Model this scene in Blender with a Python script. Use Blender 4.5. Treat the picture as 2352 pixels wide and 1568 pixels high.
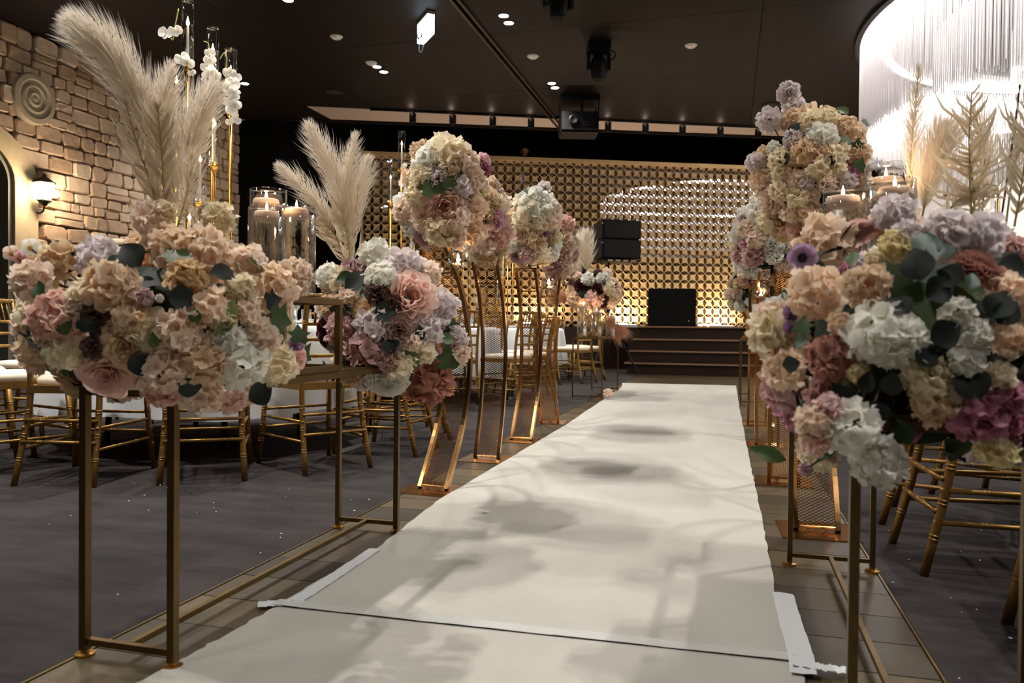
import bpy, bmesh, math, random
from math import sin, cos, pi, radians, sqrt, atan, atan2
from mathutils import Vector, Matrix
random.seed(11)
for o in list(bpy.data.objects): bpy.data.objects.remove(o, do_unlink=True)
SC = bpy.context.scene
COL = SC.collection

# ------------------------------------------------------------------ camera
# photograph frame 2352 x 1568; focal length in pixels, horizon slope and the
# vanishing point of the aisle fix the camera. Camera stands at x=0, y=0.
FPX, CX, CY = 1800.0, 1176.0, 784.0
VX, VY, ROLL, CAMH = 1673.0, 760.0, 0.010, 0.75
_c, _s = cos(atan(ROLL)), sin(atan(ROLL))
_V0 = -(VX-CX)*_s + (VY-CY)*_c
_P = atan(-_V0/FPX)
def _lvl(x, y):
    u, v = x-CX, y-CY
    U, V = u*_c+v*_s, -u*_s+v*_c
    d = (U, FPX, -V)
    return Vector((d[0], d[1]*cos(_P)+d[2]*sin(_P), -d[1]*sin(_P)+d[2]*cos(_P)))
_dv = _lvl(VX, VY); _TH = atan2(_dv.x, _dv.y)
def ray(x, y):
    d = _lvl(x, y)
    return Vector((d.x*cos(_TH)-d.y*sin(_TH), d.x*sin(_TH)+d.y*cos(_TH), d.z))
CAM = Vector((0, 0, CAMH))
FWD = ray(CX, CY)/FPX
def at_depth(x, y, d): return CAM + ray(x, y)/FPX*d
def on_z(x, y, z):
    r = ray(x, y); return CAM + r*((z-CAMH)/r.z)
def on_x(x, y, X):
    r = ray(x, y); return CAM + r*(X/r.x)
def depth_of(p): return (Vector(p)-CAM).dot(FWD)
cam_d = bpy.data.cameras.new('camera'); cam = bpy.data.objects.new('camera', cam_d); COL.objects.link(cam)
_F = FWD.normalized(); _R = (ray(CX+100, CY)-ray(CX, CY)).normalized(); _U = _R.cross(_F)
cam.matrix_world = Matrix(((_R.x, _U.x, -_F.x, CAM.x), (_R.y, _U.y, -_F.y, CAM.y), (_R.z, _U.z, -_F.z, CAM.z), (0, 0, 0, 1)))
cam_d.sensor_fit = 'HORIZONTAL'; cam_d.sensor_width = 36.0; cam_d.lens = FPX/2352*36.0
cam_d.clip_start = 0.05; cam_d.clip_end = 100
cam_d.dof.use_dof = True; cam_d.dof.focus_distance = 3.6; cam_d.dof.aperture_fstop = 5.0
SC.camera = cam

# ------------------------------------------------------------------ world, exposure
w = bpy.data.worlds.new('world'); SC.world = w; w.use_nodes = True
w.node_tree.nodes['Background'].inputs[0].default_value = (0.75, 0.62, 0.52, 1)
w.node_tree.nodes['Background'].inputs[1].default_value = 0.006
SC.view_settings.view_transform = 'Standard'; SC.view_settings.look = 'None'
SC.view_settings.gamma = 1.0; SC.view_settings.use_curve_mapping = False
SC.view_settings.exposure = 0.0

# light levels, used by the lamp builders below
W_DOWN = 225.0      # each ceiling downlight
W_FLAME = 0.55
E_LED = 160.0         # LED ring of the rod chandelier
W_BATTEN = 44.0
W_TRACK = .5
W_SCONCE = 60.0

# ------------------------------------------------------------------ materials
def srgb(h):
    h = h.lstrip('#'); o = []
    for i in (0, 2, 4):
        c = int(h[i:i+2], 16)/255
        o.append(c/12.92 if c <= .04045 else ((c+.055)/1.055)**2.4)
    return (o[0], o[1], o[2], 1)
class NT:
    def __init__(s, name):
        s.m = bpy.data.materials.new(name); s.m.use_nodes = True
        s.t = s.m.node_tree; s.t.nodes.clear(); s.out = s.n('ShaderNodeOutputMaterial')
    def n(s, typ, **kw):
        nd = s.t.nodes.new(typ)
        for k, v in kw.items(): setattr(nd, k, v)
        return nd
    def l(s, a, b): s.t.links.new(a, b)
    def ramp(s, fac, cols):
        r = s.n('ShaderNodeValToRGB')
        while len(r.color_ramp.elements) < len(cols): r.color_ramp.elements.new(0.5)
        for e, (p, c) in zip(r.color_ramp.elements, cols): e.position = p; e.color = c
        s.l(fac, r.inputs[0]); return r.outputs[0]
    def noise(s, scale, detail=4, vec=None, rough=.6):
        n = s.n('ShaderNodeTexNoise'); n.inputs['Scale'].default_value = scale
        n.inputs['Detail'].default_value = detail; n.inputs['Roughness'].default_value = rough
        if vec is not None: s.l(vec, n.inputs['Vector'])
        return n.outputs['Fac']
    def coord(s, scale=(1, 1, 1), kind='Object'):
        c = s.n('ShaderNodeTexCoord'); m = s.n('ShaderNodeMapping'); m.inputs['Scale'].default_value = scale
        s.l(c.outputs[kind], m.inputs[0]); return m.outputs[0]
    def prin(s, **kw):
        p = s.n('ShaderNodeBsdfPrincipled')
        for k, v in kw.items(): p.inputs[k.replace('_', ' ')].default_value = v
        return p
    def bump(s, h, strength, p, dist=.01):
        b = s.n('ShaderNodeBump'); b.inputs['Strength'].default_value = strength; b.inputs['Distance'].default_value = dist
        s.l(h, b.inputs['Height']); s.l(b.outputs[0], p.inputs['Normal'])
    def end(s, sh): s.l(sh, s.out.inputs[0]); return s.m
M = {}
def simple(name, col, rough=.6, metal=0., noise=0., nscale=20, bump=0., bscale=80, **kw):
    t = NT(name); p = t.prin(Roughness=rough, Metallic=metal, **kw)
    c = srgb(col) if isinstance(col, str) else col
    if noise:
        d = tuple(x*(1-noise) for x in c[:3])+(1,); b = tuple(min(1, x*(1+noise)) for x in c[:3])+(1,)
        t.l(t.ramp(t.noise(nscale, vec=t.coord()), [(.3, d), (.7, b)]), p.inputs['Base Color'])
    else: p.inputs['Base Color'].default_value = c
    if bump: t.bump(t.noise(bscale, 6, vec=t.coord()), bump, p)
    M[name] = t.end(p.outputs[0]); return M[name]
def emis(name, col, strength):
    t = NT(name); e = t.n('ShaderNodeEmission'); e.inputs[0].default_value = srgb(col); e.inputs[1].default_value = strength
    M[name] = t.end(e.outputs[0]); return M[name]
simple('gold', '#C09045', .28, 1., .12, 9)
simple('gold_stand', '#75603C', .42, 1., .15, 14)
simple('rose_gold', '#D2A066', .16, 1., .05, 6)
simple('gold_paint', '#94713A', .42, .75, .15, 12)
simple('gold_lattice', '#C8A878', .45, .45, .1, 5)
simple('mirror', '#F0F2F4', .02, 1.)
simple('cushion', '#E9DDC4', .7, bump=.05, bscale=200)
simple('cloth', '#DCE2E6', .8, bump=.15, bscale=300)
simple('black_plastic', '#050506', .65, bump=.1, bscale=300, Specular_IOR_Level=.2)
simple('black_metal', '#080808', .5, .2, Specular_IOR_Level=.25)
simple('dark_void', '#0B0908', .9)
simple('ceiling_paint', '#150D09', .6, 0, .08, 3, Specular_IOR_Level=.2)
simple('ceiling_dark', '#191210', .8)
simple('edge_glow_paint', '#A8948A', .7)  # paler ceiling colour standing in for the light along its edge
simple('wood_dark', '#2E1A10', .4, 0, .3, 6)
simple('nosing', '#B8937A', .3, .6)
simple('cream_trim', '#CDBB96', .8, 0, .08, 8, .15, 60)
simple('grey_reveal', '#8C8A78', .8, 0, .08, 8)
simple('stone_mortar', '#5A4636', .95, 0, .2, 12, .4, 60)
simple('plaster_disc', '#B9AC92', .8, 0, .06, 10, .1, 60)
simple('iron', '#17130F', .5, .4)
simple('white_paint', '#E6E2DC', .5)
simple('wax', '#FBDCC6', .5, Subsurface_Weight=.6, Subsurface_Radius=(.02, .01, .006))
simple('taper_wax', '#E9E2D4', .5, Subsurface_Weight=.4, Subsurface_Radius=(.02, .012, .008))
simple('wick', '#1A1410', .9)
simple('stem_green', '#4C5A2E', .6); simple('stem_brown', '#4A3826', .8); simple('stem_olive', '#8E8A4A', .6)
simple('foam_green', '#1F2A18', .95, 0, .3, 30)
simple('china', '#EDEAE4', .15); simple('napkin', '#D7D4CF', .85)
simple('skin', '#B98468', .55); simple('hair', '#120D0A', .6); simple('shirt', '#121216', .85)
simple('anther_yellow', '#C9A92C', .7); simple('anther_black', '#0D0A0C', .6)
simple('petal_bit', '#EFE8DF', .7)
simple('tape_white', '#D5DADD', .28, bump=.3, bscale=40)
simple('tape_clear', '#C6C9C4', .22, bump=.3, bscale=60)
simple('cable', '#C9D3DA', .4); simple('teal', '#2E8F86', .5)
simple('plinth_white', '#DAD2CB', .55)
emis('flame', '#FFD2A0', 22); emis('lamp_white', '#EAF2FF', 30); emis('exit_glow', '#E4F6FF', 4.5)
emis('lantern_glow', '#FFE2BE', 14); emis('led_white', '#FFFAF2', E_LED); emis('batten_glow', '#FFF4E2', 6)
emis('sensor_led', '#FF5040', 3)
# thin clear glass: mostly see-through, mirror-like at grazing angles
def thin_glass(name, tint, f0):
    t = NT(name); tr = t.n('ShaderNodeBsdfTransparent'); tr.inputs[0].default_value = tint
    g = t.n('ShaderNodeBsdfGlossy'); g.inputs['Roughness'].default_value = .02
    lw = t.n('ShaderNodeLayerWeight'); lw.inputs[0].default_value = .5
    pw = t.n('ShaderNodeMath', operation='POWER'); pw.inputs[1].default_value = 2.6; t.l(lw.outputs['Facing'], pw.inputs[0])
    ma = t.n('ShaderNodeMath', operation='MULTIPLY_ADD'); ma.inputs[1].default_value = .8; ma.inputs[2].default_value = f0; t.l(pw.outputs[0], ma.inputs[0])
    mx = t.n('ShaderNodeMixShader'); t.l(ma.outputs[0], mx.inputs[0]); t.l(tr.outputs[0], mx.inputs[1]); t.l(g.outputs[0], mx.inputs[2])
    M[name] = t.end(mx.outputs[0])
thin_glass('glass', (.97, .98, .98, 1), .09)
t = NT('water'); g = t.n('ShaderNodeBsdfGlass'); g.inputs['Color'].default_value = (.98, .97, .96, 1); g.inputs['Roughness'].default_value = 0.02; g.inputs['IOR'].default_value = 1.33
tr = t.n('ShaderNodeBsdfTransparent'); mx = t.n('ShaderNodeMixShader'); mx.inputs[0].default_value = .4
t.l(g.outputs[0], mx.inputs[1]); t.l(tr.outputs[0], mx.inputs[2]); M['water'] = t.end(mx.outputs[0])
# acrylic rods
t = NT('rod_acrylic'); p = t.prin(Roughness=.2); p.inputs['Base Color'].default_value = srgb('#DAD6D8')
tl = t.n('ShaderNodeBsdfTranslucent'); tl.inputs[0].default_value = srgb('#E2DEE0')
tr = t.n('ShaderNodeBsdfTransparent'); mx = t.n('ShaderNodeMixShader'); mx.inputs[0].default_value = .55
t.l(p.outputs[0], mx.inputs[1]); t.l(tl.outputs[0], mx.inputs[2])
mx2 = t.n('ShaderNodeMixShader'); mx2.inputs[0].default_value = .25; t.l(mx.outputs[0], mx2.inputs[1]); t.l(tr.outputs[0], mx2.inputs[2])
M['rod_acrylic'] = t.end(mx2.outputs[0])
# petals: 'tint' attribute runs from flower heart to rim
def petal_mat(name, inner, outer, trans=.42):
    t = NT('petal_'+name); a = t.n('ShaderNodeAttribute', attribute_name='tint')
    ci, co = srgb(inner), srgb(outer)
    if min(co[:3]) > .45: ci = tuple(x*.62+y*.38 for x, y in zip(ci, co))
    col = t.ramp(a.outputs['Fac'], [(.05, ci), (.45, tuple((x*.25+y*.75) for x, y in zip(ci, co))), (1., co)])
    oi = t.n('ShaderNodeObjectInfo'); hs = t.n('ShaderNodeHueSaturation')
    mr = t.n('ShaderNodeMapRange'); mr.inputs['To Min'].default_value = .9; mr.inputs['To Max'].default_value = 1.1
    t.l(oi.outputs['Random'], mr.inputs[0]); t.l(mr.outputs[0], hs.inputs['Value'])
    mr2 = t.n('ShaderNodeMapRange'); mr2.inputs['To Min'].default_value = 1.15; mr2.inputs['To Max'].default_value = .8
    t.l(oi.outputs['Random'], mr2.inputs[0]); t.l(mr2.outputs[0], hs.inputs['Saturation'])
    t.l(col, hs.inputs['Color'])
    p = t.prin(Roughness=.75); t.l(hs.outputs[0], p.inputs['Base Color'])
    tl = t.n('ShaderNodeBsdfTranslucent'); t.l(hs.outputs[0], tl.inputs[0])
    mx = t.n('ShaderNodeMixShader'); mx.inputs[0].default_value = trans
    t.l(p.outputs[0], mx.inputs[1]); t.l(tl.outputs[0], mx.inputs[2])
    M['p_'+name] = t.end(mx.outputs[0])
for nm, i, o in [('peach', '#E2AC78', '#FBE8CE'), ('blush', '#E4B28C', '#FBECDA'), ('cream', '#E0C488', '#FBF2D8'), ('white', '#DEDCBC', '#F8F7F0'),
                 ('lavender', '#C8B4BA', '#F7EFEE'), ('mauve', '#906470', '#CFAEB0'), ('dusty', '#B37A7E', '#E4C2BC'), ('coral', '#DE6848', '#FAE0D2'),
                 ('terracotta', '#94503C', '#CC907A'), ('burgundy', '#2C1016', '#5C2A32'), ('magenta', '#8E3F62', '#D08AA2'), ('lemon', '#CCAE56', '#F2E6B4'),
                 ('brown', '#3C2A20', '#86685A'), ('purple', '#7A5A98', '#CDAACE'), ('tan', '#C4945E', '#F2DAB4'), ('pinkrose', '#D98F80', '#F8D8CA'), ('smoke', '#4A3038', '#D2AEA2'),
                 ('orchid', '#EFE9C8', '#FBFAF6'), ('apricot', '#D08A4C', '#E8B878'), ('rosepink', '#C47890', '#ECC4CE')]:
    petal_mat(nm, i, o)
def leaf_mat(name, a, b, rough=.45):
    t = NT('leaf_'+name); p = t.prin(Roughness=rough)
    oi = t.n('ShaderNodeObjectInfo')
    t.l(t.ramp(oi.outputs['Random'], [(0, srgb(a)), (1, srgb(b))]), p.inputs['Base Color'])
    t.bump(t.noise(60, 3, vec=t.coord()), .15, p); M['l_'+name] = t.end(p.outputs[0])
leaf_mat('green', '#2E4624', '#4C6432'); leaf_mat('dark', '#0C140F', '#18261A', .65); leaf_mat('blue', '#22382F', '#3A5648'); leaf_mat('olive', '#5A6A34', '#7E8A48')
def plume_mat(name, base, tip):
    t = NT('plume_'+name); a = t.n('ShaderNodeAttribute', attribute_name='tint')
    col = t.ramp(a.outputs['Fac'], [(0, srgb(base)), (1, srgb(tip))])
    p = t.prin(Roughness=.8); t.l(col, p.inputs['Base Color']); tl = t.n('ShaderNodeBsdfTranslucent'); t.l(col, tl.inputs[0])
    mx = t.n('ShaderNodeMixShader'); mx.inputs[0].default_value = .5; t.l(p.outputs[0], mx.inputs[1]); t.l(tl.outputs[0], mx.inputs[2])
    M['pl_'+name] = t.end(mx.outputs[0])
plume_mat('ivory', '#E6D8BC', '#FAF4EA'); plume_mat('straw', '#D8C6A4', '#F0E8D6'); plume_mat('pink', '#C98A6C', '#E6B898')
# stone: per stone tone + grain
t = NT('stone'); p = t.prin(Roughness=.9); oi = t.n('ShaderNodeObjectInfo')
c1 = t.ramp(oi.outputs['Random'], [(0, srgb('#B79C80')), (.5, srgb('#CDB398')), (1, srgb('#DCC8B0'))])
ns = t.noise(7, 6, vec=t.coord()); mxc = t.n('ShaderNodeMixRGB', blend_type='MULTIPLY'); mxc.inputs[0].default_value = .55
t.l(c1, mxc.inputs[1]); t.l(t.ramp(ns, [(.3, (.74, .68, .62, 1)), (.7, (1, 1, 1, 1))]), mxc.inputs[2]); t.l(mxc.outputs[0], p.inputs['Base Color'])
t.bump(t.noise(22, 8, vec=t.coord()), .6, p, .02); M['stone'] = t.end(p.outputs[0])
# oak planks: per plank tone + grain along X
t = NT('plank'); p = t.prin(Roughness=.42); oi = t.n('ShaderNodeObjectInfo')
c1 = t.ramp(oi.outputs['Random'], [(0, srgb('#30281A')), (.5, srgb('#463C28')), (1, srgb('#5A4E36'))])
ns = t.noise(14, 7, vec=t.coord((.5, 6, 6))); mxc = t.n('ShaderNodeMixRGB', blend_type='MULTIPLY'); mxc.inputs[0].default_value = .8
t.l(c1, mxc.inputs[1]); t.l(t.ramp(ns, [(.35, (.6, .55, .5, 1)), (.65, (1, 1, 1, 1))]), mxc.inputs[2]); t.l(mxc.outputs[0], p.inputs['Base Color'])
t.bump(ns, .12, p); M['plank'] = t.end(p.outputs[0])
# carpet
t = NT('carpet'); p = t.prin(Roughness=.95); v = t.coord()
c1 = t.ramp(t.noise(5., 8, vec=t.coord((.5, 1.4, 1)), rough=.72), [(.36, srgb('#151111')), (.64, srgb('#362E2E'))])
mxc = t.n('ShaderNodeMixRGB', blend_type='MULTIPLY'); mxc.inputs[0].default_value = .7
fn = t.noise(420, 3, vec=v); t.l(c1, mxc.inputs[1]); t.l(t.ramp(fn, [(.3, (.5, .5, .5, 1)), (.7, (1, 1, 1, 1))]), mxc.inputs[2]); t.l(mxc.outputs[0], p.inputs['Base Color'])
t.bump(fn, .7, p, .004); M['carpet'] = t.end(p.outputs[0])
# felt runner with faint streaks
t = NT('runner_felt'); p = t.prin(Roughness=.92)
c1 = t.ramp(t.noise(2.2, 5, vec=t.coord((1, .35, 1))), [(.3, srgb('#AFADA4')), (.7, srgb('#BEBCB4'))])
fn = t.noise(260, 3, vec=t.coord()); mxc = t.n('ShaderNodeMixRGB', blend_type='MULTIPLY'); mxc.inputs[0].default_value = .25
t.l(c1, mxc.inputs[1]); t.l(t.ramp(fn, [(.3, (.6, .6, .6, 1)), (.7, (1, 1, 1, 1))]), mxc.inputs[2]); t.l(mxc.outputs[0], p.inputs['Base Color'])
t.bump(fn, .3, p, .003); M['runner_felt'] = t.end(p.outputs[0])

# ------------------------------------------------------------------ mesh helpers
class MB:
    def __init__(s): s.v = []; s.f = []; s.t = []
    def add(s, vs, fs, mat=None, tint=None):
        b = len(s.v)
        for i, q in enumerate(vs):
            q = Vector(q); s.v.append(mat @ q if mat else q); s.t.append(tint[i] if tint else .5)
        s.f += [tuple(b+i for i in f) for f in fs]; return s
    def box(s, c, d, mat=None):
        x, y, z = d[0]/2, d[1]/2, d[2]/2; c = Vector(c)
        vs = [c+Vector(q) for q in ((-x,-y,-z),(x,-y,-z),(x,y,-z),(-x,y,-z),(-x,-y,z),(x,-y,z),(x,y,z),(-x,y,z))]
        return s.add(vs, [(3,2,1,0),(4,5,6,7),(0,1,5,4),(1,2,6,5),(2,3,7,6),(3,0,4,7)], mat)
    def bar(s, a, b, w, h=None, up=Vector((0, 0, 1))):
        a, b = Vector(a), Vector(b); h = h or w; d = (b-a).normalized()
        if abs(d.dot(up)) > .98: up = Vector((1, 0, 0))
        x = d.cross(up).normalized()*w/2; y = x.cross(d).normalized()*h/2
        vs = [a-x-y, a+x-y, a+x+y, a-x+y, b-x-y, b+x-y, b+x+y, b-x+y]
        return s.add(vs, [(3,2,1,0),(4,5,6,7),(0,1,5,4),(1,2,6,5),(2,3,7,6),(3,0,4,7)])
    def tube(s, pts, rad, n=8, caps=True, tint=None):
        pts = [Vector(p) for p in pts]; m = len(pts)
        rs = rad if isinstance(rad, (list, tuple)) else [rad]*m
        vs = []; prev = None
        for i, p in enumerate(pts):
            d = (pts[min(i+1, m-1)]-pts[max(i-1, 0)]).normalized()
            if prev is None:
                u = Vector((0, 0, 1)) if abs(d.z) < .9 else Vector((1, 0, 0)); x = d.cross(u).normalized()
            else: x = (prev-d*prev.dot(d)).normalized()
            prev = x; y = d.cross(x)
            vs += [p+x*rs[i]*cos(2*pi*k/n)+y*rs[i]*sin(2*pi*k/n) for k in range(n)]
        fs = [(i*n+k, i*n+(k+1) % n, (i+1)*n+(k+1) % n, (i+1)*n+k) for i in range(m-1) for k in range(n)]
        if caps: fs += [tuple(range(n-1, -1, -1)), tuple(range((m-1)*n, m*n))]
        return s.add(vs, fs)
    def lathe(s, prof, n=24, mat=None, closed=False):
        m = len(prof); vs = [(r*cos(2*pi*k/n), r*sin(2*pi*k/n), z) for r, z in prof for k in range(n)]
        rng = range(m) if closed else range(m-1)
        fs = [(i*n+k, i*n+(k+1) % n, ((i+1) % m)*n+(k+1) % n, ((i+1) % m)*n+k) for i in rng for k in range(n)]
        if not closed:
            if prof[0][0] > 1e-6: fs.append(tuple(range(n-1, -1, -1)))
            if prof[-1][0] > 1e-6: fs.append(tuple(range((m-1)*n, m*n)))
        return s.add(vs, fs, mat)
    def prism(s, poly, z0, z1, mat=None):
        n = len(poly); vs = [(x, y, z0) for x, y in poly]+[(x, y, z1) for x, y in poly]
        return s.add(vs, [tuple(range(n-1, -1, -1)), tuple(range(n, 2*n))]+[(i, (i+1) % n, n+(i+1) % n, n+i) for i in range(n)], mat)
    def mesh(s, name, mat=None, smooth=False, tint=False):
        me = bpy.data.meshes.new(name); me.from_pydata([tuple(v) for v in s.v], [], s.f)
        if smooth: me.polygons.foreach_set('use_smooth', [True]*len(me.polygons))
        if tint:
            a = me.attributes.new('tint', 'FLOAT', 'POINT'); a.data.foreach_set('value', s.t)
        if mat: me.materials.append(M[mat])
        me.update(); return me
    def build(s, name, mat, parent=None, loc=(0, 0, 0), smooth=False, tint=False, mtx=None):
        return obj(name, s.mesh(name, mat, smooth, tint), parent, loc, mtx)
def obj(name, me, parent=None, loc=(0, 0, 0), mtx=None):
    o = bpy.data.objects.new(name, me); COL.objects.link(o)
    if parent: o.parent = parent
    if mtx is not None: o.matrix_basis = mtx
    else: o.location = loc
    return o
def tag(o, label=None, cat=None, group=None, kind=None):
    if label: o['label'] = label
    if cat: o['category'] = cat
    if group: o['group'] = group
    if kind: o['kind'] = kind
    return o
def thing(name, label, cat, loc=(0, 0, 0), rz=0, group=None):
    o = bpy.data.objects.new(name, None); COL.objects.link(o); o.location = loc; o.rotation_euler = (0, 0, rz)
    o.empty_display_size = .1
    return tag(o, label, cat, group)
def copy_tree(o, parent=None):
    c = o.copy(); COL.objects.link(c); c.parent = parent
    for ch in KIDS(o): copy_tree(ch, c)
    return c
def KIDS(o): return [c for c in o.children]
def dup(o, loc, rz=0, label=None, group=None):
    c = copy_tree(o); c.location = loc; c.rotation_euler = (0, 0, rz)
    if label: c['label'] = label
    if group: c['group'] = group
    return c
def mat_from(n, roll=0, loc=(0, 0, 0), sc=1.):
    """matrix taking +Z to n"""
    n = Vector(n).normalized(); q = Vector((0, 0, 1)).rotation_difference(n)
    return Matrix.Translation(loc) @ q.to_matrix().to_4x4() @ Matrix.Rotation(roll, 4, 'Z') @ Matrix.Diagonal((sc, sc, sc, 1))
def bez(pts, n):
    """smooth curve through points (Catmull-Rom)"""
    P = [Vector(p) for p in pts]; P = [P[0]*2-P[1]]+P+[P[-1]*2-P[-2]]; out = []
    seg = len(P)-3
    for i in range(n+1):
        u = i/n*seg; k = min(int(u), seg-1); t = u-k; a, b, c, d = P[k:k+4]
        out.append(.5*((2*b)+(c-a)*t+(2*a-5*b+4*c-d)*t*t+(3*b-a-3*c+d)*t**3))
    return out
def area_light(name, loc, size, power, col, rot=(0, 0, 0), sy=None, parent=None):
    l = bpy.data.lights.new(name, 'AREA'); l.energy = power; l.color = col; l.size = size
    if sy: l.shape = 'RECTANGLE'; l.size_y = sy
    o = bpy.data.objects.new(name, l); COL.objects.link(o); o.location = loc; o.rotation_euler = rot
    if parent: o.parent = parent
    return o
def spot_light(name, loc, power, col, angle=100, blend=.6, rad=.03, rot=(0, 0, 0), parent=None):
    l = bpy.data.lights.new(name, 'SPOT'); l.energy = power; l.color = col; l.spot_size = radians(angle); l.spot_blend = blend; l.shadow_soft_size = rad
    o = bpy.data.objects.new(name, l); COL.objects.link(o); o.location = loc; o.rotation_euler = rot
    if parent: o.parent = parent
    return o
def point_light(name, loc, power, col, rad=.01, parent=None):
    l = bpy.data.lights.new(name, 'POINT'); l.energy = power; l.color = col; l.shadow_soft_size = rad
    o = bpy.data.objects.new(name, l); COL.objects.link(o); o.location = loc
    if parent: o.parent = parent
    return o

# ================================================================== THE ROOM
CEIL = 4.7
WL, WR = -1.41, 0.46          # oak aisle strip between two carpets
XW = -9.19                    # stone wall
S0 = Vector((-6.84, 13.87, 0)); SU = Vector((7.37, 3.07, 0)).normalized(); SN = Vector((SU.y, -SU.x, 0))  # lattice line, normal towards the hall
STAGE = .80
# floors
fl = thing('floor', 'dark carpeted hall floor with an oak aisle strip', 'floor'); fl['kind'] = 'structure'
for x0, x1 in ((XW-.4, WL-.006), (WR+.006, 11.)):
    MB().box(((x0+x1)/2, 8.5, -.02), (x1-x0, 22, .04)).build('carpet', 'carpet', fl)
for x in (WL, WR):
    MB().box((x, 6.2, -.004), (.006, 14.4, .012)).build('edge_strip', 'gold_stand', fl)
# oak planks laid across the aisle
pw = .19; y = -.6; pm = {}
while y < 13.4:
    cut = random.choice([None, -.9, -.2, .05]); segs = [(WL+.006, WR-.006)] if cut is None else [(WL+.006, cut-.001), (cut+.001, WR-.006)]
    for a, b in segs:
        key = round(b-a, 3)
        if key not in pm:
            m = MB(); m.box((0, 0, -.012), (b-a, pw-.004, .024)); pm[key] = m.mesh('plank', 'plank')
        obj('plank', pm[key], fl, ((a+b)/2, y+pw/2, random.uniform(-.0008, 0)))
    y += pw
# ceiling: panels with open joints, a dark slab above
ce = thing('ceiling', 'dark brown panelled ceiling with open joints', 'ceiling', (0, 0, CEIL)); ce['kind'] = 'structure'
EC0 = Vector((-6.87, 13.65)); ED = Vector((7.56, 2.97)).normalized()
def edgeY(X): return EC0.y+(X-EC0.x)*ED.y/ED.x
xs = [-12.4, -9.3, -6.2, -3.21, 0.35, 3.4, 6.5, 11]; ys = [-2.4, .1, 2.6, 5.1, 7.6, 10.12, 12.6, 99]
for i in range(len(xs)-1):
    for j in range(len(ys)-1):
        a, b = xs[i]+.004, xs[i+1]-.004; c, d = ys[j]+.004, ys[j+1]-.004
        if i == 2: b -= .05
        if i == 3: a += .05
        poly = [(a, c), (b, c), (b, min(d, edgeY(b))), (a, min(d, edgeY(a)))]
        if poly[2][1] <= c or poly[3][1] <= c: continue
        MB().prism(poly, 0, .04).build('ceiling_panel', 'ceiling_paint', ce)
MB().prism([(-12.5, -2.5), (11, -2.5), (11, edgeY(11)), (-12.5, edgeY(-12.5))], .05, .2).build('slab', 'ceiling_dark', ce)
gr = thing('trim_1', 'dark metal partition track running along the ceiling', 'trim', (0, 0, CEIL)); gr['kind'] = 'structure'
for dx in (-.045, .045):
    MB().box((-3.21+dx, 6.3, -.012), (.035, 17.4, .05)).build('rail', 'wood_dark', gr)
# recess behind the ceiling edge: dark back walls
def wall(name, pts, z0, z1, mat, th=.15):
    m = MB(); a, b = Vector((*pts[0], 0)), Vector((*pts[1], 0)); n = Vector(((b-a).y, -(b-a).x, 0)).normalized()*th
    m.prism([(a.x, a.y), (b.x, b.y), ((b+n).x, (b+n).y), ((a+n).x, (a+n).y)], z0, z1)
    return tag(m.build(name, mat), kind='structure')
WE = on_x(545, 400, XW).y     # far end of the stone wall
wall('wall_back', ((-12.5, 16.6), (12, 26.6)), -.05, 6.5, 'dark_void', -.15)
wall('wall_left_far', ((XW-1.0, WE+.25), (XW+1.6, WE+3.3)), -.05, 6.5, 'dark_void', -.15)
wall('wall_front', ((-12.5, -2.55), (11, -2.55)), -.05, CEIL+.2, 'ceiling_dark', .15)
wall('wall_right', ((11, -2.5), (11, 26.5)), -.05, 6.5, 'ceiling_dark', .15)
MB().prism([(-13, 12), (12, 20), (12, 27), (-13, 27)], 6.4, 6.5).build('ceiling_recess', 'dark_void')['kind'] = 'structure'
sf_ = MB(); q0 = on_z(705, 243, CEIL); q1 = on_z(1900, 297, CEIL)   # light band between track and ceiling edge, painted as a paler strip
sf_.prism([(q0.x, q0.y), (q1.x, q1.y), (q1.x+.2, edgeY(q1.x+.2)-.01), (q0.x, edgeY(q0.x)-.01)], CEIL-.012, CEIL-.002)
tag(sf_.build('painted_edge_glow', 'edge_glow_paint'), kind='structure')
fa = MB(); p0 = Vector((-9.2, edgeY(-9.2))); p1 = Vector((3.2, edgeY(3.2))); n2 = Vector((-ED.y, ED.x))*.05
fa.prism([(p0.x, p0.y), (p1.x, p1.y), ((p1+n2).x, (p1+n2).y), ((p0+n2).x, (p0+n2).y)], CEIL-.06, CEIL+.3)
tag(fa.build('trim_2', 'ceiling_paint'), kind='structure')
# ---- stone wall with arched doorway
sw = thing('wall_left', 'rough stone-clad wall with an arched doorway', 'wall'); sw['kind'] = 'structure'
AY, AO, AI, SPR, BO, BI = 7.2, 1.43, 1.07, 2.62, .86, .62       # arch centre, half widths, spring height, rises
def arch_pts(a, b, n=20): return [(AY+a*cos(t), SPR+b*sin(t)) for t in [pi*i/n for i in range(n+1)]]
def yz_strip(m, A, B, x0, x1):
    """solid between polylines A and B (lists of (y,z)) from x0 to x1"""
    n = len(A); vs = []
    for x in (x0, x1): vs += [(x, *q) for q in A]+[(x, *q) for q in B]
    fs = []
    for i in range(n-1):
        fs += [(i, i+1, n+i+1, n+i), (2*n+i, 3*n+i, 3*n+i+1, 2*n+i+1), (i, 2*n+i, 2*n+i+1, i+1), (n+i, n+i+1, 3*n+i+1, 3*n+i)]
    fs += [(0, n, 3*n, 2*n), (n-1, 3*n-1, 4*n-1, 2*n-1)]; m.add(vs, fs)
outer = [(AY+AO, 0)]+arch_pts(AO, BO)+[(AY-AO, 0)]; inner = [(AY+AI, 0)]+arch_pts(AI, BI)+[(AY-AI, 0)]
m = MB(); yz_strip(m, outer, inner, XW-.02, XW+.07); m.build('arch_surround', 'cream_trim', sw)
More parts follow.
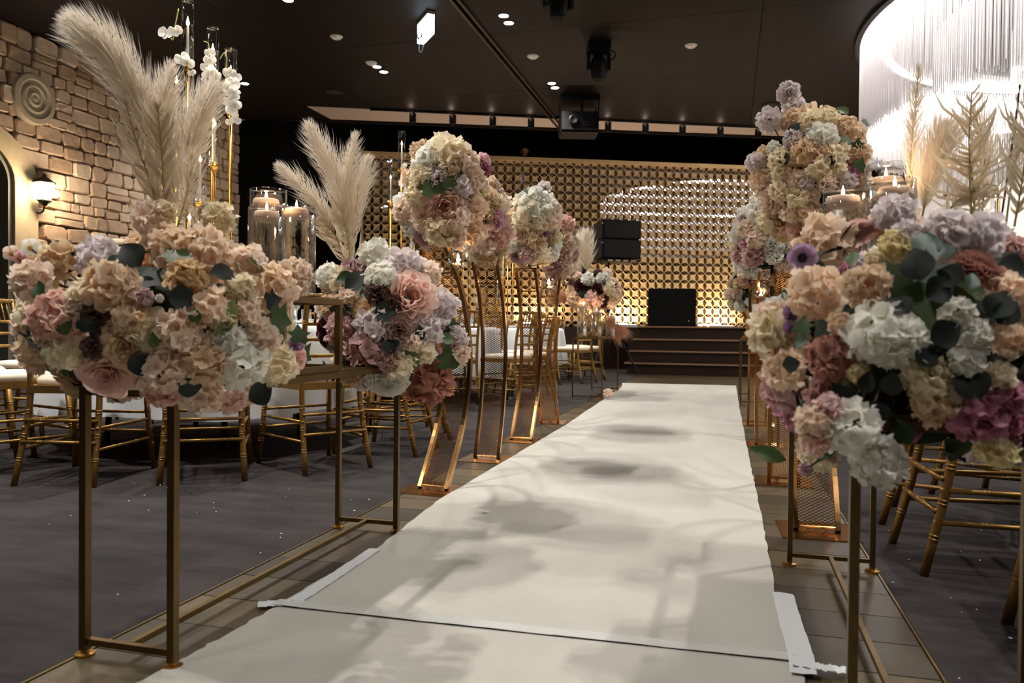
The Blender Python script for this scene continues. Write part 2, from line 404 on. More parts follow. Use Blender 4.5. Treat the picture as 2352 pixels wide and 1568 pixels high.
inner2 = [(AY+AI-.07, 0)]+arch_pts(AI-.07, BI-.05)+[(AY-AI+.07, 0)]
m = MB(); yz_strip(m, inner, inner2, XW-.35, XW+.03); m.build('arch_reveal', 'grey_reveal', sw)
m = MB(); m.box((XW-.6, AY, 1.8), (.05, 3.2, 3.6)); m.build('doorway_dark', 'dark_void', sw)
m = MB()   # backing behind the stones, with the door opening left free
top = [(AY+AO, CEIL)]*1
m.box((XW-.1, (AY+AI+WE)/2, CEIL/2), (.12, WE-AY-AI, CEIL)); m.box((XW-.1, (3+AY-AI)/2, CEIL/2), (.12, AY-AI-3, CEIL)); m.box((XW-.1, AY, (SPR+BI+CEIL)/2-.02), (.12, 2*AI+.02, CEIL-SPR-BI+.04))
m.build('backing', 'stone_mortar', sw)
m = MB(); m.box((XW-.32, WE+.02, CEIL/2), (.6, .05, CEIL)); m.build('wall_end', 'stone_mortar', sw)
MEDC = on_x(75, 228, XW+.05); MEDR = .345
stones = []
z = .02
while z < CEIL-.03:
    h = random.uniform(.13, .25)
    if CEIL-z-h < .1: h = CEIL-z
    y = 3.0+random.uniform(-.15, 0)
    while y < WE:
        wd = h*random.uniform(.9, 2.3)
        if WE-y-wd < .12: wd = WE-y
        parts = [(y, z, wd, h)]
        if h > .2 and random.random() < .3: k = random.uniform(.4, .6); parts = [(y, z, wd, h*k), (y, z+h*k, wd, h*(1-k))]
        for (a, b, c, d) in parts:
            cy, cz = a+c/2, b+d/2
            e = abs(cy-AY)/(AO+.06)
            if e < 1 and (cz < SPR or ((cz-SPR)/(BO+.06))**2+e*e < 1): continue
            if (cy-MEDC.y)**2+(cz-MEDC.z)**2 < (MEDR-.09)**2: continue
            stones.append((a, b, c, d))
        y += wd
    z += h
def stone_geo(m, a, b, c, d, ox=0, oy=0, oz=0):
    g = .005; j = lambda s: random.uniform(-s, s)
    hw, hh = c/2-g, d/2-g; r = min(hw, hh)*random.uniform(.15, .45)
    pts = [(hw-r, -hh), (hw, -hh+r), (hw, hh-r), (hw-r, hh), (-hw+r, hh), (-hw, hh-r), (-hw, -hh+r), (-hw+r, -hh)]
    pts = [(p+j(.012), q+j(.012)) for p, q in pts]; dp = random.uniform(.035, .075)
    vs = [(ox-.04, oy+p, oz+q) for p, q in pts]+[(ox+dp*.7, oy+p*.96, oz+q*.95) for p, q in pts]+[(ox+dp+j(.008), oy+p*.86, oz+q*.82) for p, q in pts]
    fs = [(i, (i+1) % 8, 8+(i+1) % 8, 8+i) for i in range(8)]+[(8+i, 8+(i+1) % 8, 16+(i+1) % 8, 16+i) for i in range(8)]+[tuple(range(16, 24))]
    m.add(vs, fs)
seen = [s for s in stones if s[1]+s[3]/2 > 1.55 and s[0]+s[2]/2 > 7.6]
seen.sort(key=lambda s: -s[2]*s[3]/((s[0])**2+85)); seen = seen[:300]; ss = set(seen)
rest = MB()
for s in stones:
    if s in ss:
        m = MB(); stone_geo(m, *s); m.build('stone', 'stone', sw, (XW, s[0]+s[2]/2, s[1]+s[3]/2))
    else: stone_geo(rest, *s, ox=XW, oy=s[0]+s[2]/2, oz=s[1]+s[3]/2)
rest.build('stone_cladding', 'stone', sw)['kind'] = 'stuff'
md = thing('wall_medallion', 'round pale plaster medallion with concentric rings on the stone wall', 'medallion', MEDC)
mr = Matrix.Rotation(pi/2, 4, 'Y')
MB().lathe([(0.0, -.06), (MEDR, -.06), (MEDR, .03), (MEDR-.02, .055), (MEDR-.08, .06), (MEDR-.1, .035), (.22, .03), (0, .03)], 40, mr).build('rim', 'plaster_disc', md, smooth=False)
MB().lathe([(.20, .0), (.20, .045), (.17, .055), (.15, .035), (.14, .0)], 40, mr, True).build('ring', 'plaster_disc', md)
MB().lathe([(0, .0), (.11, .0), (.11, .04), (.08, .06), (.05, .045), (0, .06)], 32, mr).build('boss', 'plaster_disc', md)
# wall lantern
sc = on_x(102, 440, XW+.19); ln = thing('wall_lantern', 'black iron wall lantern with a glowing glass body beside the arch', 'wall lamp', sc)
MB().lathe([(.075, -.12), (.115, .02), (.125, .10), (.10, .12)], 6).build('glass_body', 'lantern_glow', ln)
MB().lathe([(.15, .115), (.14, .135), (.05, .19), (.025, .2), (.03, .23), (0, .25)], 6).build('cap', 'iron', ln)
MB().lathe([(.0, -.20), (.03, -.19), (.05, -.16), (.09, -.13), (.09, -.115), (0, -.115)], 6).build('cup', 'iron', ln)
MB().tube(bez([(-.17, 0, -.22), (-.1, 0, -.29), (-.02, 0, -.26), (0, 0, -.19)], 10), .012, 6).build('bracket', 'iron', ln)
MB().box((-.165, 0, -.2), (.03, .09, .2)).build('back_plate', 'iron', ln)
point_light('lantern_light', (.17, 0, .02), W_SCONCE, (1, .78, .55), .08, ln)
# small dome speaker / camera at the wall end
dc = thing('wall_camera', 'small grey dome camera at the end of the stone wall', 'camera', on_x(556, 271, XW+.2))
MB().lathe([(0, -.05), (.05, -.03), (.065, .02), (.05, .06), (0, .07)], 16).build('housing', 'grey_reveal', dc, smooth=True)
MB().lathe([(0, 0), (.025, 0), (.025, .02), (0, .03)], 12, mat_from(CAM-dc.location, 0, (CAM-dc.location).normalized()*.05)).build('lens', 'black_plastic', dc)
MB().bar((-.25, 0, 0), (0, 0, 0), .03).build('arm', 'grey_reveal', dc)

# ---- stage, steps
st = thing('stage', 'dark timber stage platform behind the aisle', 'stage'); st['kind'] = 'structure'
sf = lambda X: S0.y+(X-S0.x)*SU.y/SU.x
MB().prism([(-7.2, sf(-7.2)-.75), (-1.75, sf(-1.75)-.75), (-1.75, 14.3), (3.4, 14.3), (3.4, 20.5), (-7.2, 17.0)], 0, STAGE).build('platform', 'wood_dark', st)
for k in range(4):
    z0, z1, yf = k*.2, (k+1)*.2, 13.42+k*.3
    x0, x1 = -1.70+(.035*k if k < 3 else .12), 1.5
    if k < 3:
        MB().box(((x0+x1)/2, (yf+14.3)/2, (z0+z1)/2-.012), (x1-x0-.08, 14.3-yf, .176)).build('riser', 'wood_dark', st)
        MB().box(((x0+x1)/2, (yf+14.3)/2-.02, z1-.012), (x1-x0, 14.3-yf+.05, .024)).build('tread', 'wood_dark', st)
        MB().box(((x0+x1)/2, yf-.048, z1-.012), (x1-x0, .012, .026)).build('nosing', 'nosing', st)
    else:
        MB().box(((x0+x1)/2, 14.28, STAGE+.012), (x1-x0, .09, .024)).build('nosing', 'nosing', st)
# ---- lattice screen in front of mirror
ls = thing('lattice_screen', 'tall gold lattice screen of leaf-shaped openings over mirror panels', 'screen', S0+Vector((0, 0, STAGE)), atan2(SU.y, SU.x))
CELL = .172; NXC, NZC = 60, 19
def cell(m, x, z, horiz):
    p2 = CELL/2; N = 16; out = []; inn = []
    for k in range(N):
        a = 2*pi*k/N; c, s_ = cos(a), sin(a); q = abs(c)+abs(s_); out.append((x+p2*c/q, z+p2*s_/q))
    for k in range(N):
        t = k/N; u = t*2 if t < .5 else (t-.5)*2; sg = 1 if t < .5 else -1
        cx_ = cos(pi*u)*sg; lx = cx_*.90; lz = (1-cx_*cx_)**.8*.45*sg
        inn.append((x+p2*lx, z+p2*lz) if horiz else (x-p2*lz, z+p2*lx))
    if not horiz: inn = [inn[(k-4) % N] for k in range(N)]
    vs = [(p, -.034, q) for p, q in out]+[(p, -.04, q) for p, q in inn]+[(p, .0, q) for p, q in inn]
    fs = []
    for k in range(N):
        j = (k+1) % N; fs += [(k, j, N+j, N+k), (N+k, N+j, 2*N+j, 2*N+k)]
    m.add(vs, fs)
for bx in range(0, NXC, 5):
    for bz in range(0, NZC, 5):
        m = MB()
        for i in range(bx, min(bx+5, NXC)):
            for j in range(bz, min(bz+5, NZC)): cell(m, (i+.5)*CELL, (j+.5)*CELL, True); cell(m, (i+1)*CELL, (j+1)*CELL, False)
        m.build('lattice_panel', 'gold_lattice', ls)
L = NXC*CELL; H = NZC*CELL
for i in range(5):
    MB().box((L*(i+.5)/5, .08, H/2), (L/5-.006, .02, H)).build('mirror_panel', 'mirror', ls)
MB().box((L/2, 0, H+.035), (L+.04, .12, .08)).build('top_rail', 'gold_lattice', ls)
MB().box((-.02, .02, H/2), (.04, .12, H)).build('end_post', 'gold_lattice', ls)
# mezzanine behind the screen for the disc jockey
mz = MB(); mz.prism([(0, .12), (L, .12), (L, 2.6), (0, 2.6)], 1.9, 2.05)
mzo = mz.build('mezzanine_floor', 'dark_void', None, S0+Vector((0, 0, STAGE))); mzo.rotation_euler = (0, 0, atan2(SU.y, SU.x)); mzo['kind'] = 'structure'
# LED battens washing the screen from the stage
for d, lab in ((1.2, 'by the dark back wall'), (3.4, 'behind the round tables'), (5.15, 'beside the stage steps'), (7.15, 'in front of the subwoofer side'), (9.3, 'at the far right end')):
    P = S0+SU*d+SN*.28+Vector((0, 0, STAGE)); b = thing('light_batten', 'white LED light batten on the stage edge '+lab, 'light', P, atan2(SU.y, SU.x), 'light battens washing the lattice')
    MB().box((0, 0, .03), (.5, .07, .06)).build('housing', 'white_paint', b); MB().box((0, .015, .062), (.46, .03, .006)).build('diffuser', 'batten_glow', b)
    area_light('batten_light', (0, .02, .08), .46, W_BATTEN, (1, .82, .58), (radians(-22), 0, 0), .04, b).rotation_euler = (radians(180-22), 0, 0)

# ================================================================== CEILING FIXTURES
def downlight(x, y, k=1.):
    d = thing('downlight', 'round recessed ceiling downlight glowing white, one of a pair', 'downlight', (x, y, CEIL), 0, 'lit downlights in the brown ceiling')
    MB().lathe([(.062, -.004), (.078, -.004), (.078, .0), (.062, .0)], 20, None, True).build('trim_ring', 'ceiling_dark', d)
    MB().lathe([(0, -.003), (.062, -.003), (.062, .0), (0, .0)], 20).build('lens', 'lamp_white', d)
    spot_light('downlight_beam', (0, 0, -.02), W_DOWN*k, (1., .94, .88), 118, .9, .045, (0, 0, 0), d)
for X in (-2.79, -5.19, -7.65):
    for Y in (-1.3, 1.45, 4.2, 6.95, 9.68, 12.48):
        if X < -5 and Y > 12: continue
        yy = Y+(1.4 if X < -5 else 0)
        if X < -7 and not (9 < yy < 12): continue
        kk = .3 if Y < 0 else 1.35 if X > -3 and 1 < Y < 7 else 1.; downlight(X, yy-.12, kk); downlight(X, yy+.12, kk)  # pairs behind the camera are unseen, added for front light on the flowers
for X in (2.0,):
    for Y in (-1.3, 1.45, 4.2): kk = .5 if Y < 0 else 1.; downlight(X, Y-.12, kk); downlight(X, Y+.12, kk)  # the unseen rear pair here is added front light too
for (x, y, lab, led) in ((773, 84, 'white round smoke detector on the ceiling near the exit sign', 0), (1224, 129, 'small white ceiling disc beyond the partition track', 0), (1587, 104, 'white ceiling smoke detector with a tiny red indicator', 1), (853, 144, 'white ceiling disc beside a pair of downlights', 0)):
    P = on_z(x, y, CEIL); d = thing('smoke_detector', lab, 'detector', P)
    MB().lathe([(0, -.035), (.05, -.033), (.068, -.02), (.075, 0)], 24).build('body', 'white_paint', d, smooth=True)
    MB().lathe([(.075, -.008), (.085, -.006), (.085, 0)], 24).build('base', 'white_paint', d)
    if led: MB().box((-.02, -.03, -.034), (.01, .01, .006)).build('indicator', 'sensor_led', d)
for (x, y, lab) in ((768, 211, 'dark round ceiling grille near the stone wall side'), (1770, 241, 'dark round ceiling grille near the far ceiling edge')):
    d = thing('ceiling_speaker', lab, 'ceiling speaker', on_z(x, y, CEIL))
    MB().lathe([(.0, -.01), (.13, -.012), (.15, -.006), (.15, 0)], 24).build('grille', 'ceiling_dark', d)
    MB().lathe([(.15, -.012), (.165, -.01), (.165, 0), (.15, 0)], 24, None, True).build('rim', 'black_plastic', d)
# track with spot cans along the ceiling edge
T0 = on_z(858, 248, CEIL); T1 = on_z(1760, 290, CEIL); td = (T1-T0).normalized()
tr_ = thing('track_rail', 'long black lighting track along the ceiling edge', 'track', T0)
MB().bar((0, 0, -.02), T1-T0+Vector((0, 0, -.02)), .045, .04).build('rail', 'black_metal', tr_)
MB().bar((-.06*td.x, -.06*td.y, -.02), (0, 0, -.02), .05, .05).build('end_cap', 'black_metal', tr_)
for ki, (px, py) in enumerate(((948, 262), (1040, 267), (1132, 272), (1220, 276), (1397, 284), (1483, 289), (1568, 293), (1655, 295), (1742, 298))):
    u = max(0, min(1, (px-858)/(1760-858)))
    r = ray(px, 270); a = Vector((T0.x, T0.y)); # meet of the viewing plane with the track line
    den = r.x*td.y-r.y*td.x; s = (r.x*a.y*-1+r.y*a.x)/den if abs(den) > 1e-9 else 0
    P = T0+td*s
    P.z = CEIL-.04
    c = thing('track_spot', 'short black cylinder spot, '+('first', 'second', 'third', 'fourth', 'fifth', 'sixth', 'seventh', 'eighth', 'ninth')[ki]+' along the ceiling track from the stone wall', 'spotlight', P, 0, 'cylinder spots on the track')
    MB().lathe([(0, -.19), (.06, -.19), (.062, -.185), (.062, -.03), (.05, -.02), (0, -.02)], 20).build('can', 'black_metal', c)
    MB().tube([(0, 0, -.03), (0, 0, .0)], .015, 8).build('adapter', 'black_metal', c)
    spot_light('track_beam', (0, 0, -.2), W_TRACK*6, (1, .78, .62), 90, .8, .05, (0, 0, 0), c)
    point_light('track_glow', (.0, -.09, -.03), W_TRACK, (1, .72, .58), .03, c)
# exit sign on the ceiling
P = on_z(978, 38, CEIL); P.z = CEIL-.16; ex = thing('exit_sign', 'illuminated white exit sign box hanging under the ceiling', 'exit sign', P, radians(-50))
MB().box((0, 0, 0), (.42, .09, .24)).build('light_box', 'exit_glow', ex)
MB().box((0, 0, .135), (.43, .10, .035)).build('mounting', 'grey_reveal', ex)
MB().tube([(0, 0, .15), (0, 0, .16)], .02, 8).build('stem', 'white_paint', ex)
m = MB(); n = 14; o_ = [(-.15+.11*cos(a), .0+.1*sin(a)) for a in [radians(180+90*i/n) for i in range(n+1)]]; i_ = [(-.15+.085*cos(a), .0+.075*sin(a)) for a in [radians(180+90*i/n) for i in range(n+1)]]
vs = [(x+.05, -.048, z) for x, z in o_]+[(x+.05, -.048, z) for x, z in i_]; m.add(vs, [(i, i+1, n+2+i, n+1+i) for i in range(n)])
m.add([(-.09, -.048, -.105), (-.0, -.048, -.105), (-.0, -.048, -.02)], [(0, 1, 2)]); m.build('pictogram', 'teal', ex)
MB().tube(bez([(-.2, .03, .02), (-.32, .03, -.02), (-.36, .03, -.14), (-.26, .03, -.2), (-.14, .03, -.12)], 16), .005, 5).build('cable_loop', 'cable', ex)
# moving heads
def moving_head(px, py, lab, rz):
    P = on_z(px, py, CEIL); c = thing('moving_head_light', lab, 'stage light', P, rz)
    MB().box((0, 0, -.06), (.30, .28, .12)).build('base', 'black_plastic', c)
    m = MB(); m.box((0, 0, -.15), (.28, .16, .06))
    for s in (-1, 1): m.box((s*.14, 0, -.27), (.045, .13, .24))
    m.build('yoke', 'black_plastic', c)
    MB().lathe([(0, -.50), (.085, -.50), (.10, -.46), (.105, -.36), (.11, -.30), (.09, -.22), (.05, -.18), (0, -.18)], 20).build('lamp_head', 'black_plastic', c, smooth=True)
    MB().lathe([(.07, -.503), (.088, -.505), (.088, -.48), (.07, -.48)], 20, None, True).build('lens_ring', 'black_metal', c)
    MB().tube(bez([(.15, .02, -.08), (.24, .02, -.14), (.2, .02, -.22), (.15, .02, -.18)], 8), .01, 6).build('cable', 'black_plastic', c)
    for s in (-1, 1): MB().bar((s*.165, -.05, -.2), (s*.165, -.03, -.36), .01).build('handle', 'nosing', c)
moving_head(1375, 98, 'black moving head light hanging near the middle of the ceiling', .3)
moving_head(1283, -62, 'black moving head light at the top edge close to lit downlights', .8)
# projector with hanging frame
P = on_z(1330, 226, CEIL); pj = thing('projector', 'large black projector in a hanging frame under the ceiling', 'projector', P, radians(16))
MB().box((0, 0, -.05), (.66, .5, .1)).build('ceiling_plate', 'black_metal', pj)
for sx in (-.31, .31):
    for sy in (-.22, .22): MB().bar((sx, sy, -.1), (sx, sy, -.36), .022).build('hanger', 'black_metal', pj)
MB().tube([(.05, 0, -.1), (.05, 0, -.3)], .03, 8).build('post', 'black_metal', pj)
m = MB(); m.prism([(-.31, -.3), (.31, -.3), (.33, .3), (-.33, .3)], -.6, -.3); m.build('body', 'black_plastic', pj)
MB().box((.14, -.305, -.4), (.2, .02, .05)).build('vent', 'black_metal', pj); MB().box((.14, -.305, -.52), (.2, .02, .06)).build('vent', 'black_metal', pj)
MB().lathe([(0, 0), (.07, 0), (.08, .05), (.06, .06), (0, .04)], 20, mat_from((0, -1, 0), 0, (-.12, -.3, -.45))).build('lens', 'black_metal', pj)
MB().box((0, 0, -.62), (.62, .5, .03)).build('cradle', 'black_metal', pj)

# ================================================================== ROD CHANDELIER
CC = Vector((5.26, 11.2, CEIL)); CR = 3.6; RODZ = 3.3
ch = thing('rod_chandelier', 'huge round chandelier curtain of clear hanging rods glowing white', 'chandelier', CC)
MB().lathe([(CR-.03, -.05), (CR+.07, -.05), (CR+.07, 0), (CR-.03, 0)], 96, None, True).build('ceiling_ring', 'ceiling_dark', ch)
for rr in (CR-.28,):
    MB().lathe([(rr-.05, -.05), (rr+.05, -.05), (rr+.05, -.01), (rr-.05, -.01)], 72, None, True).build('led_ring', 'led_white', ch)
rm = {}
def rod_mesh(l):
    k = round(l, 2)
    if k not in rm: rm[k] = MB().lathe([(.0065, -.03), (.0075, -.035), (.0075, -k), (.003, -k-.012)], 6).mesh('glass_rod', 'rod_acrylic', True)
    return rm[k]
rods = []
for layer, (R, nR, ln_) in enumerate(((CR, 820, 1.40), (CR-.06, 560, 1.28), (CR-.9, 300, .95), (CR-1.8, 180, .7))):
    for k in range(nR):
        a = 2*pi*k/nR+random.uniform(-.001, .001); rods.append((R*cos(a), R*sin(a), ln_+random.uniform(-.04, .04)+.06*sin(3*a)))
def rod_rank(q):
    p = CC+Vector((q[0], q[1], -.7)); d = p-CAM; xx = d.dot(_R)/d.dot(_F)
    return (0 if xx < .66 else 1, d.length)
rods.sort(key=rod_rank)
for q in rods[:300]: obj('glass_rod', rod_mesh(q[2]), ch, (q[0], q[1], 0))
m = MB()
for q in rods[300:]:
    m.lathe([(.0065, -.03), (.0075, -.035), (.0075, -q[2]), (.003, -q[2]-.012)], 5, Matrix.Translation((q[0], q[1], 0)))
m.build('glass_rods', 'rod_acrylic', ch, smooth=True)['kind'] = 'stuff'
# white moulded cornice pier standing beyond the chandelier
pr = thing('carved_pier', 'white carved pier with a moulded cornice and scroll beyond the chandelier', 'pier', (4.15, 15.2, 0), radians(-6))
MB().box((0, 0, 1.85), (2.0, .7, 3.7)).build('shaft', 'plinth_white', pr)
for k, (e, z0, h) in enumerate(((.06, 3.70, .06), (.0, 3.76, .16), (.10, 3.92, .05), (.16, 3.97, .07), (.24, 4.04, .05))):
    MB().box((0, 0, z0+h/2), (2.0+2*e, .7+2*e, h)).build('moulding', 'plinth_white', pr)
for k in range(14): MB().box((-.92+k*.142, -.37, 3.84), (.07, .06, .1)).build('dentil', 'plinth_white', pr)
pts = [(-1.2+.17*(1-i/26)*cos(i*.42)-.02, -.38, 3.72+.26*(1-i/26)*sin(i*.42)) for i in range(26)]
MB().tube(pts, [.045*(1-i/40) for i in range(26)], 7).build('scroll', 'grey_reveal', pr, smooth=True)
for k in range(5):
    a = k/4; MB().lathe([(0, 0), (.13, .02), (.16, .08), (.08, .2), (0, .26)], 12, Matrix.Translation((-.8+1.6*a, -.1, 4.09)) @ Matrix.Diagonal((1, .6, .6+.7*sin(pi*a), 1))).build('crest_leaf', 'plinth_white', pr, smooth=True)

# ================================================================== SOUND GEAR, PERSON
sb = thing('subwoofer', 'large black subwoofer cabinet standing on the stage above the steps', 'speaker', on_z(1547, 753, STAGE+.012), radians(3))
sb.location.y = 14.62; sb.location.x = -1.0; sb.location.z = STAGE
MB().box((0, 0, .36), (.84, .6, .68)).build('cabinet', 'black_plastic', sb)
MB().box((0, -.305, .36), (.78, .02, .62)).build('grille', 'black_metal', sb)
for s in (-1, 1): MB().box((s*.425, 0, .45), (.01, .2, .1)).build('handle', 'black_metal', sb)
for sx in (-.35, .35):
    for sy in (-.22, .22): MB().lathe([(.03, 0), (.035, .022), (0, .022)], 10, Matrix.Translation((sx, sy, 0))).build('foot', 'black_plastic', sb)
MB().box((.3, -.317, .12), (.025, .004, .025)).build('badge', 'grey_reveal', sb)
# loudspeaker on tripod, left of the steps
TP = Vector((-1.93, 12.95, 0)); ts = thing('speaker_stand', 'black tripod speaker stand left of the stage steps', 'speaker stand', TP)
dT = depth_of(TP+Vector((0, 0, 1.5)))
MB().tube([(0, 0, .1), (0, 0, 1.86)], .019, 10).build('pole', 'black_metal', ts); MB().tube([(0, 0, .5), (0, 0, 1.15)], .027, 10).build('sleeve', 'black_metal', ts)
for k in range(3):
    a = radians(10+120*k); MB().tube([(0, 0, 1.0), (.52*cos(a), .52*sin(a), .015)], .014, 6).build('leg', 'black_metal', ts); MB().bar((0, 0, .55), (.27*cos(a), .27*sin(a), .52), .014).build('brace', 'black_metal', ts)
MB().lathe([(.03, 1.05), (.045, 1.06), (.045, 1.12), (.03, 1.13)], 10).build('collar', 'black_plastic', ts)
sp = thing('loudspeaker', 'black two-module loudspeaker mounted on the tripod stand', 'speaker', TP+Vector((.1, 0, 1.86)), radians(30)); sp.scale = (1.2, 1.2, 1.12)
MB().box((.03, 0, .015), (.5, .4, .03)).build('mount_frame', 'black_metal', sp)
for k in range(4): MB().box((-.14+.11*k, -.205, .015), (.07, .01, .02)).build('frame_slot', 'cream_trim', sp)
for k in range(2):
    m = MB(); m.prism([(-.28, -.24), (.28, -.24), (.34, .26), (-.20, .30)], .05+.28*k, .315+.28*k); m.build('module', 'black_plastic', sp)
    MB().box((0, -.245, .18+.28*k), (.5, .01, .24)).build('grille', 'black_metal', sp)
    MB().box((-.27, -.235, .26+.28*k), (.02, .02, .02)).build('rigging_pin', 'grey_reveal', sp)
# small candle lamp glowing at the right stage end
P = Vector((.82, 14.75, STAGE)); lp = thing('stage_lamp', 'small glowing white lamp on the right end of the stage', 'lamp', P)
MB().lathe([(.06, 0), (.06, .02), (.03, .03), (.03, .05), (0, .05)], 14).build('foot', 'white_paint', lp); MB().lathe([(.05, .05), (.08, .1), (.07, .18), (.03, .21), (0, .21)], 16).build('globe', 'lantern_glow', lp, smooth=True)
point_light('lamp_light', (0, -.1, .15), 6, (1, .85, .6), .05, lp)
# disc jockey behind the top rail of the lattice
dj0 = at_depth(1205, 349, 16.55); FZ = STAGE+2.05
pe = thing('person', 'person in dark shirt standing behind the lattice top rail, looking down', 'person', (dj0.x, dj0.y, FZ), radians(8))
hh = dj0.z-FZ          # head centre height above the mezzanine floor
J = {'pel': (0, 0, hh*.58), 'chest': (0, .0, hh*.80), 'neck': (0, -.01, hh*.90), 'head0': (0, -.03, hh*.95),
     'shl': (-.19, .0, hh*.855), 'shr': (.19, 0, hh*.855), 'ell': (-.27, -.05, hh*.66), 'elr': (.28, -.05, hh*.66), 'wrl': (-.2, -.27, hh*.6), 'wrr': (.2, -.27, hh*.6), 'hal': (-.17, -.34, hh*.59), 'har': (.17, -.34, hh*.59),
     'hipl': (-.09, 0, hh*.54), 'hipr': (.09, 0, hh*.54), 'knl': (-.1, -.02, hh*.29), 'knr': (.1, -.02, hh*.29), 'anl': (-.11, .02, .06), 'anr': (.11, .02, .06), 'tol': (-.12, -.14, .03), 'tor': (.12, -.14, .03)}
RD = {'pel': .14, 'chest': .15, 'neck': .058, 'head0': .06, 'shl': .075, 'shr': .075, 'ell': .05, 'elr': .05, 'wrl': .035, 'wrr': .035, 'hal': .04, 'har': .04, 'hipl': .1, 'hipr': .1, 'knl': .06, 'knr': .06, 'anl': .045, 'anr': .045, 'tol': .035, 'tor': .035}
E_ = [('pel', 'chest'), ('chest', 'neck'), ('neck', 'head0'), ('chest', 'shl'), ('chest', 'shr'), ('shl', 'ell'), ('shr', 'elr'), ('ell', 'wrl'), ('elr', 'wrr'), ('wrl', 'hal'), ('wrr', 'har'), ('pel', 'hipl'), ('pel', 'hipr'), ('hipl', 'knl'), ('hipr', 'knr'), ('knl', 'anl'), ('knr', 'anr'), ('anl', 'tol'), ('anr', 'tor')]
ks = list(J); me = bpy.data.meshes.new('body'); me.from_pydata([J[k] for k in ks], [(ks.index(a), ks.index(b)) for a, b in E_], [])
bo = obj('body', me, pe); me.materials.append(M['shirt'])
md_ = bo.modifiers.new('skin', 'SKIN'); bo.modifiers.new('sub', 'SUBSURF').levels = 1
for i, k in enumerate(ks): me.skin_vertices[0].data[i].radius = (RD[k], RD[k]*(.75 if k in ('pel', 'chest') else 1))
me.skin_vertices[0].data[0].use_root = True; md_.use_smooth_shade = True
# head with face, tilted down
HM = Matrix.Translation((0, -.045, hh)) @ Matrix.Rotation(radians(14), 4, 'X')
m = MB(); NU, NV = 20, 14; vs = []
for j in range(NV+1):
    ph = pi*j/NV
    for i in range(NU):
        a = 2*pi*i/NU; x, y_, z_ = sin(ph)*cos(a), sin(ph)*sin(a), cos(ph)
        r = Vector((x*.077, y_*.095, z_*.118))
        if z_ < 0: r.x *= 1-.28*z_*z_; r.y *= 1-.12*z_*z_
        if y_ < -.8 and abs(x) < .35:
            if -.35 < z_ < .12: r.y -= .018*(1-abs(x)/.35)*(1-abs(z_+.2)/.4)      # nose
        if y_ < -.5 and .0 < z_ < .3 and .2 < abs(x) < .65: r.y += .012           # eye sockets
        if y_ < -.6 and -.62 < z_ < -.45 and abs(x) < .5: r.y -= .006             # lips
        if z_ < -.7 and y_ < -.2: r.y -= .008
        vs.append(r)
m.add(vs, [(j*NU+i, j*NU+(i+1) % NU, (j+1)*NU+(i+1) % NU, (j+1)*NU+i) for j in range(NV) for i in range(NU)], HM); hd = m.build('head', 'skin', pe, smooth=True)
for s in (-1, 1):
    MB().lathe([(0, 0), (.012, .004), (.014, .012), (.006, .018), (0, .018)], 10, HM @ Matrix.Translation((s*.078, .01, 0)) @ Matrix.Rotation(s*pi/2, 4, 'Y') @ Matrix.Diagonal((2.2, 1.3, 1, 1))).build('ear', 'skin', hd, smooth=True)
    MB().lathe([(0, -.008), (.009, -.004), (.009, .004), (0, .008)], 10, HM @ Matrix.Translation((s*.03, -.083, .012))).build('eye', 'hair', hd)
m = MB(); vs = []
for j in range(8):
    ph = pi*.5*j/7*1.05
    for i in range(18):
        a = 2*pi*i/18; back = .5+.5*sin(a); p2 = ph*(1 if sin(a) > -.3 else .62)
        vs.append((sin(p2)*cos(a)*.086, sin(p2)*sin(a)*.104+.006, cos(p2)*.128-.0+(-.05*back*(j/7))))
m.add(vs, [(j*18+i, j*18+(i+1) % 18, (j+1)*18+(i+1) % 18, (j+1)*18+i) for j in range(7) for i in range(18)], HM); m.build('hair', 'hair', pe, smooth=True)
for s in (-1, 1):       # hands: palm and five fingers
    hm = MB(); base = Vector(J['hal' if s < 0 else 'har'])
    hm.box((base.x, base.y, base.z), (.075, .08, .03))
    for q in range(4): hm.tube(bez([(base.x-.028+.019*q, base.y-.035, base.z), (base.x-.03+.02*q, base.y-.075-.008*(q in (1, 2)), base.z-.004), (base.x-.03+.02*q, base.y-.095-.01*(q in (1, 2)), base.z-.022)], 4), [.009, .0085, .008, .0075, .006], 6)
    hm.tube(bez([(base.x-s*.035, base.y+.02, base.z), (base.x-s*.06, base.y-.01, base.z-.003), (base.x-s*.062, base.y-.04, base.z-.01)], 4), [.011, .01, .009, .008, .007], 6)
    hm.build('hand', 'skin', pe, smooth=True)
dk = thing('dj_desk', 'dark desk behind the lattice top rail in front of the disc jockey', 'desk', (dj0.x+.05, dj0.y-.42, FZ), atan2(SU.y, SU.x))
MB().box((0, 0, hh*.53), (1.6, .4, .05)).build('desk_top', 'black_plastic', dk)
for sx in (-.7, .7): MB().box((sx, 0, hh*.255), (.06, .36, hh*.51)).build('desk_leg', 'black_plastic', dk)

